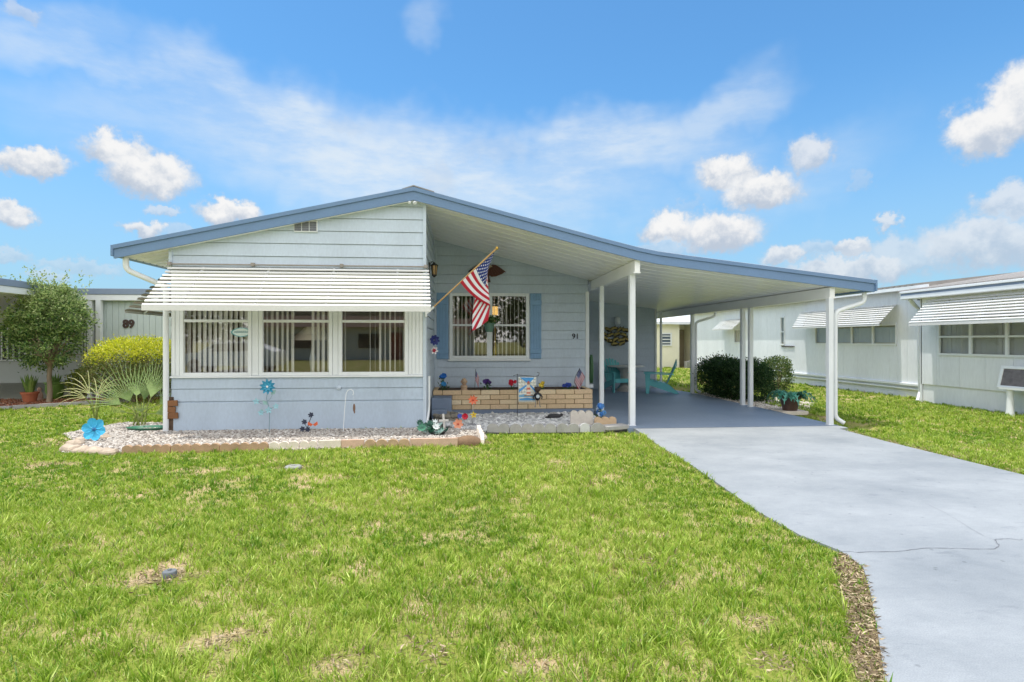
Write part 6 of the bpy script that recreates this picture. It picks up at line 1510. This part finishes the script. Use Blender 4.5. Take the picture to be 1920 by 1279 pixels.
# dry thatch and clippings along the drive edge and in the bare patches
X, Y = poly_pts(edge_poly, 12000); n = len(X)
bx_, by_ = [], []
for b in BARE:
    if b[2]: m = int(900 * b[2] * b[3] * 4); bx_.append(nr.normal(b[0], b[2] * .32, m)); by_.append(nr.normal(b[1], b[3] * .5, m))
gx0, gx1 = G(1880, 912)[:2], G(1600, 818)[:2]
m = 2600; t = nr.random(m); ex = 6.1 + .12 * np.abs(nr.normal(0, 1, m)); bx_.append(ex); by_.append(3.5 + 5.2 * t)
X = np.concatenate([X] + bx_); Y = np.concatenate([Y] + by_); ok = ~inpoly(X, Y, DRIVE); X, Y = X[ok], Y[ok]; n = len(X)
D = np.concatenate([nr.normal(size=(n, 2)), nr.uniform(-.05, .3, (n, 1))], 1)
th_ = leaf_mesh('dry_thatch', np.stack([X, Y, hfun(X, Y) + .006 + nr.uniform(0, .015, n)], 1), D, nr.uniform(.02, .05, n), .026, pick([(.40, .31, .20), (.28, .21, .13), (.50, .41, .27), (.20, .145, .09)], n), M_['stone'])
tag(th_, kind='stuff')
# sprays of blades that hang over the drive edge are part of the lawn; leaf bits on the concrete
for k, (x, y) in enumerate([(1362, 884), (1480, 946), (1722, 921), (1690, 1032), (1835, 985), (1292, 760)]):
    pass
# ------------------------------------------------------------------ sky, sun, camera
w = bpy.data.worlds.new('World'); scene.world = w; w.use_nodes = True
nt = w.node_tree; N = nt.nodes; L = nt.links; bg = N['Background']
SUN_EL, SUN_AZ = R(78), R(-91)      # azimuth measured from +Y towards +X
sky = N.new('ShaderNodeTexSky'); sky.sky_type = 'NISHITA'; sky.sun_disc = False; sky.sun_elevation = SUN_EL; sky.sun_rotation = SUN_AZ; sky.altitude = 20; sky.air_density = 1.0; sky.dust_density = .6; sky.ozone_density = 1.0
tc = N.new('ShaderNodeTexCoord'); DIR = tc.outputs['Generated']
def vm(op, a, b=None, sc=None):
    n = N.new('ShaderNodeVectorMath'); n.operation = op
    for i_, x in enumerate((a, b)):
        if x is None: continue
        if isinstance(x, (tuple, list, Vector)): n.inputs[i_].default_value = tuple(x)
        else: L.new(x, n.inputs[i_])
    if sc is not None:
        if isinstance(sc, (int, float)): n.inputs['Scale'].default_value = sc
        else: L.new(sc, n.inputs['Scale'])
    return n.outputs['Value'] if op in ('LENGTH', 'DOT_PRODUCT') else n.outputs[0]
def mt(op, a, b=None, c=None, cl=False):
    n = N.new('ShaderNodeMath'); n.operation = op; n.use_clamp = cl
    for i_, x in enumerate((a, b, c)):
        if x is None: continue
        if isinstance(x, (int, float)): n.inputs[i_].default_value = x
        else: L.new(x, n.inputs[i_])
    return n.outputs[0]
def noise(v, sc, det=5, ro=.6, col=False):
    n = N.new('ShaderNodeTexNoise'); n.inputs['Scale'].default_value = sc; n.inputs['Detail'].default_value = det; n.inputs['Roughness'].default_value = ro; L.new(v, n.inputs['Vector']); return n.outputs['Color'] if col else n.outputs['Fac']
def ss(x, a, b):
    n = N.new('ShaderNodeMapRange'); n.interpolation_type = 'SMOOTHSTEP'; n.inputs[1].default_value = a; n.inputs[2].default_value = b; L.new(x, n.inputs[0]); return n.outputs[0]
warp = vm('ADD', DIR, vm('SCALE', vm('SUBTRACT', noise(DIR, 26, 6, .62, True), (.5, .5, .5)), None, .058)); warp = vm('ADD', warp, vm('SCALE', vm('SUBTRACT', noise(DIR, 85, 4, .6, True), (.5, .5, .5)), None, .02))
def ellipse_d(v, x, y, hw, hh, rot=0.0):
    c = ray(x, y).normalized(); right = Vector((c.y, -c.x, 0)).normalized(); up = right.cross(c)
    r_, u_ = right * math.cos(rot) + up * math.sin(rot), up * math.cos(rot) - right * math.sin(rot); k = FPX * 1.0 / (1 / ray(x, y).length)
    k = FPX * ray(x, y).length
    dlt = vm('SUBTRACT', v, tuple(c)); a = mt('MULTIPLY', vm('DOT_PRODUCT', dlt, tuple(r_)), k / hw); b = mt('MULTIPLY', vm('DOT_PRODUCT', dlt, tuple(u_)), k / hh)
    return mt('SQRT', mt('ADD', mt('MULTIPLY', a, a), mt('MULTIPLY', b, b))), b
cum = [(62, 305, 72, 36, 1), (225, 285, 70, 42, 1), (285, 325, 85, 48, 1), (430, 397, 66, 30, 1), (20, 402, 44, 26, .9), (268, 432, 42, 20, .85), (15, 480, 50, 16, .5), (305, 392, 36, 16, .6), (1365, 325, 70, 40, 1), (1425, 358, 85, 42, 1), (1255, 430, 62, 40, 1), (1345, 437, 92, 46, 1), (1520, 287, 44, 44, .75), (1850, 240, 75, 62, 1), (1910, 200, 60, 80, 1), (1465, 478, 46, 24, .8), (1600, 462, 44, 22, .8), (1665, 420, 26, 18, .7), (1770, 455, 60, 34, .6), (1895, 380, 60, 42, .7), (1840, 455, 150, 62, .72), (1700, 480, 120, 50, .6), (1590, 505, 150, 34, .75), (1530, 470, 60, 22, .5), (1290, 385, 30, 14, .3), (1240, 470, 60, 22, .5), (350, 440, 60, 20, .45), (150, 500, 90, 18, .45), (90, 520, 50, 18, .5), (40, 20, 40, 26, .5), (650, 235, 50, 18, .25), (820, 338, 46, 42, .35), (930, 285, 90, 30, .25), (1620, 340, 26, 22, .35)]
mask = None; shade = None; SHN = mt('MULTIPLY', mt('SUBTRACT', noise(DIR, 30, 5, .6), .5), 2.6)
for x, y, hw, hh, op in cum:
    d, b = ellipse_d(warp, x, y, hw, hh); m_ = mt('MULTIPLY', ss(d, 1.15, .48), op)
    sh_ = mt('MULTIPLY', m_, ss(mt('ADD', b, SHN), -.8, .5)); mask = m_ if mask is None else mt('MAXIMUM', mask, m_); shade = sh_ if shade is None else mt('MAXIMUM', shade, sh_)
# high thin veils: broad soft bands broken by stretched noise
mp = N.new('ShaderNodeMapping'); mp.inputs['Scale'].default_value = (1.6, 2.0, 5.5); mp.inputs['Rotation'].default_value = (0, R(12), 0); L.new(DIR, mp.inputs[0])
wisp = ss(noise(mp.outputs[0], 3.6, 9, .64), .36, .66); w2 = vm('ADD', DIR, vm('SCALE', vm('SUBTRACT', noise(DIR, 5, 4, .6, True), (.5, .5, .5)), None, .22))
veil = None
for x, y, hw, hh, rot, op in ((560, 240, 300, 75, -.30, .8), (760, 310, 520, 120, -.12, .85), (1050, 310, 380, 80, .05, .75), (1330, 235, 150, 60, .5, .55), (200, 130, 300, 60, -.25, .55), (130, 40, 200, 60, 0, .35), (800, 60, 40, 60, -.6, .3), (1550, 300, 180, 80, .5, .25), (300, 240, 300, 90, 0, .35)):
    d, b = ellipse_d(w2, x, y, hw, hh, rot); v_ = mt('MULTIPLY', ss(d, 1.2, .25), op); veil = v_ if veil is None else mt('MAXIMUM', veil, v_)
veil = mt('MULTIPLY', veil, mt('ADD', mt('MULTIPLY', wisp, .5), .5))
# bright cloud added behind the camera, out of view, to light the shaded walls
sp = N.new('ShaderNodeSeparateXYZ'); L.new(DIR, sp.inputs[0]); back = ss(sp.outputs[1], .30, -.2)
bc = mt('MULTIPLY', mt('ADD', mt('MULTIPLY', ss(noise(DIR, 3.4, 8, .6), .45, .62), .5), .5), back)
low = mt('MULTIPLY', ss(sp.outputs[2], .42, .0), .75)
tint = N.new('ShaderNodeMix'); tint.data_type = 'RGBA'; tint.blend_type = 'MULTIPLY'; tint.inputs['Factor'].default_value = 1; tint.inputs['B'].default_value = (SKYT)
L.new(sky.outputs[0], tint.inputs['A'])
def mixc(f, a, b):
    n = N.new('ShaderNodeMix'); n.data_type = 'RGBA'; L.new(f, n.inputs['Factor'])
    for key, x in (('A', a), ('B', b)):
        if isinstance(x, tuple): n.inputs[key].default_value = x
        else: L.new(x, n.inputs[key])
    return n.outputs['Result']
c1 = mixc(mt('MULTIPLY', veil, 1.0), mixc(low, tint.outputs['Result'], LOWC), VEILC)
cc = mixc(shade, CLO, CHI); c2 = mixc(ss(mask, .0, 1.02), c1, cc)
c3 = mixc(bc, c2, CFILL); L.new(c3, bg.inputs['Color']); bg.inputs['Strength'].default_value = .15
sl = bpy.data.lights.new('sun', 'SUN'); sl.energy = SUN_E; sl.angle = R(.5); sl.color = (1, .955, .88)
so = bpy.data.objects.new('sun', sl); COL.objects.link(so)
sd = Vector((math.sin(SUN_AZ) * math.cos(SUN_EL), math.cos(SUN_AZ) * math.cos(SUN_EL), math.sin(SUN_EL))); so.rotation_euler = (-sd).to_track_quat('-Z', 'Y').to_euler(); so.location = (0, 0, 30)
cd = bpy.data.cameras.new('camera'); cd.sensor_width = 36; cd.lens = 36 * FPX / 1920; cd.clip_start = .05; cd.clip_end = 3000
co = bpy.data.objects.new('camera', cd); COL.objects.link(co); co.location = (0, 0, CH); co.rotation_euler = (R(90), 0, -TH); scene.camera = co
scene.view_settings.view_transform = 'Standard'; scene.view_settings.look = 'None'; scene.view_settings.exposure = EXPO; scene.view_settings.gamma = 1
scene.render.engine = 'CYCLES'; scene.cycles.max_bounces = 8; scene.cycles.transparent_max_bounces = 12; scene.cycles.use_denoising = True
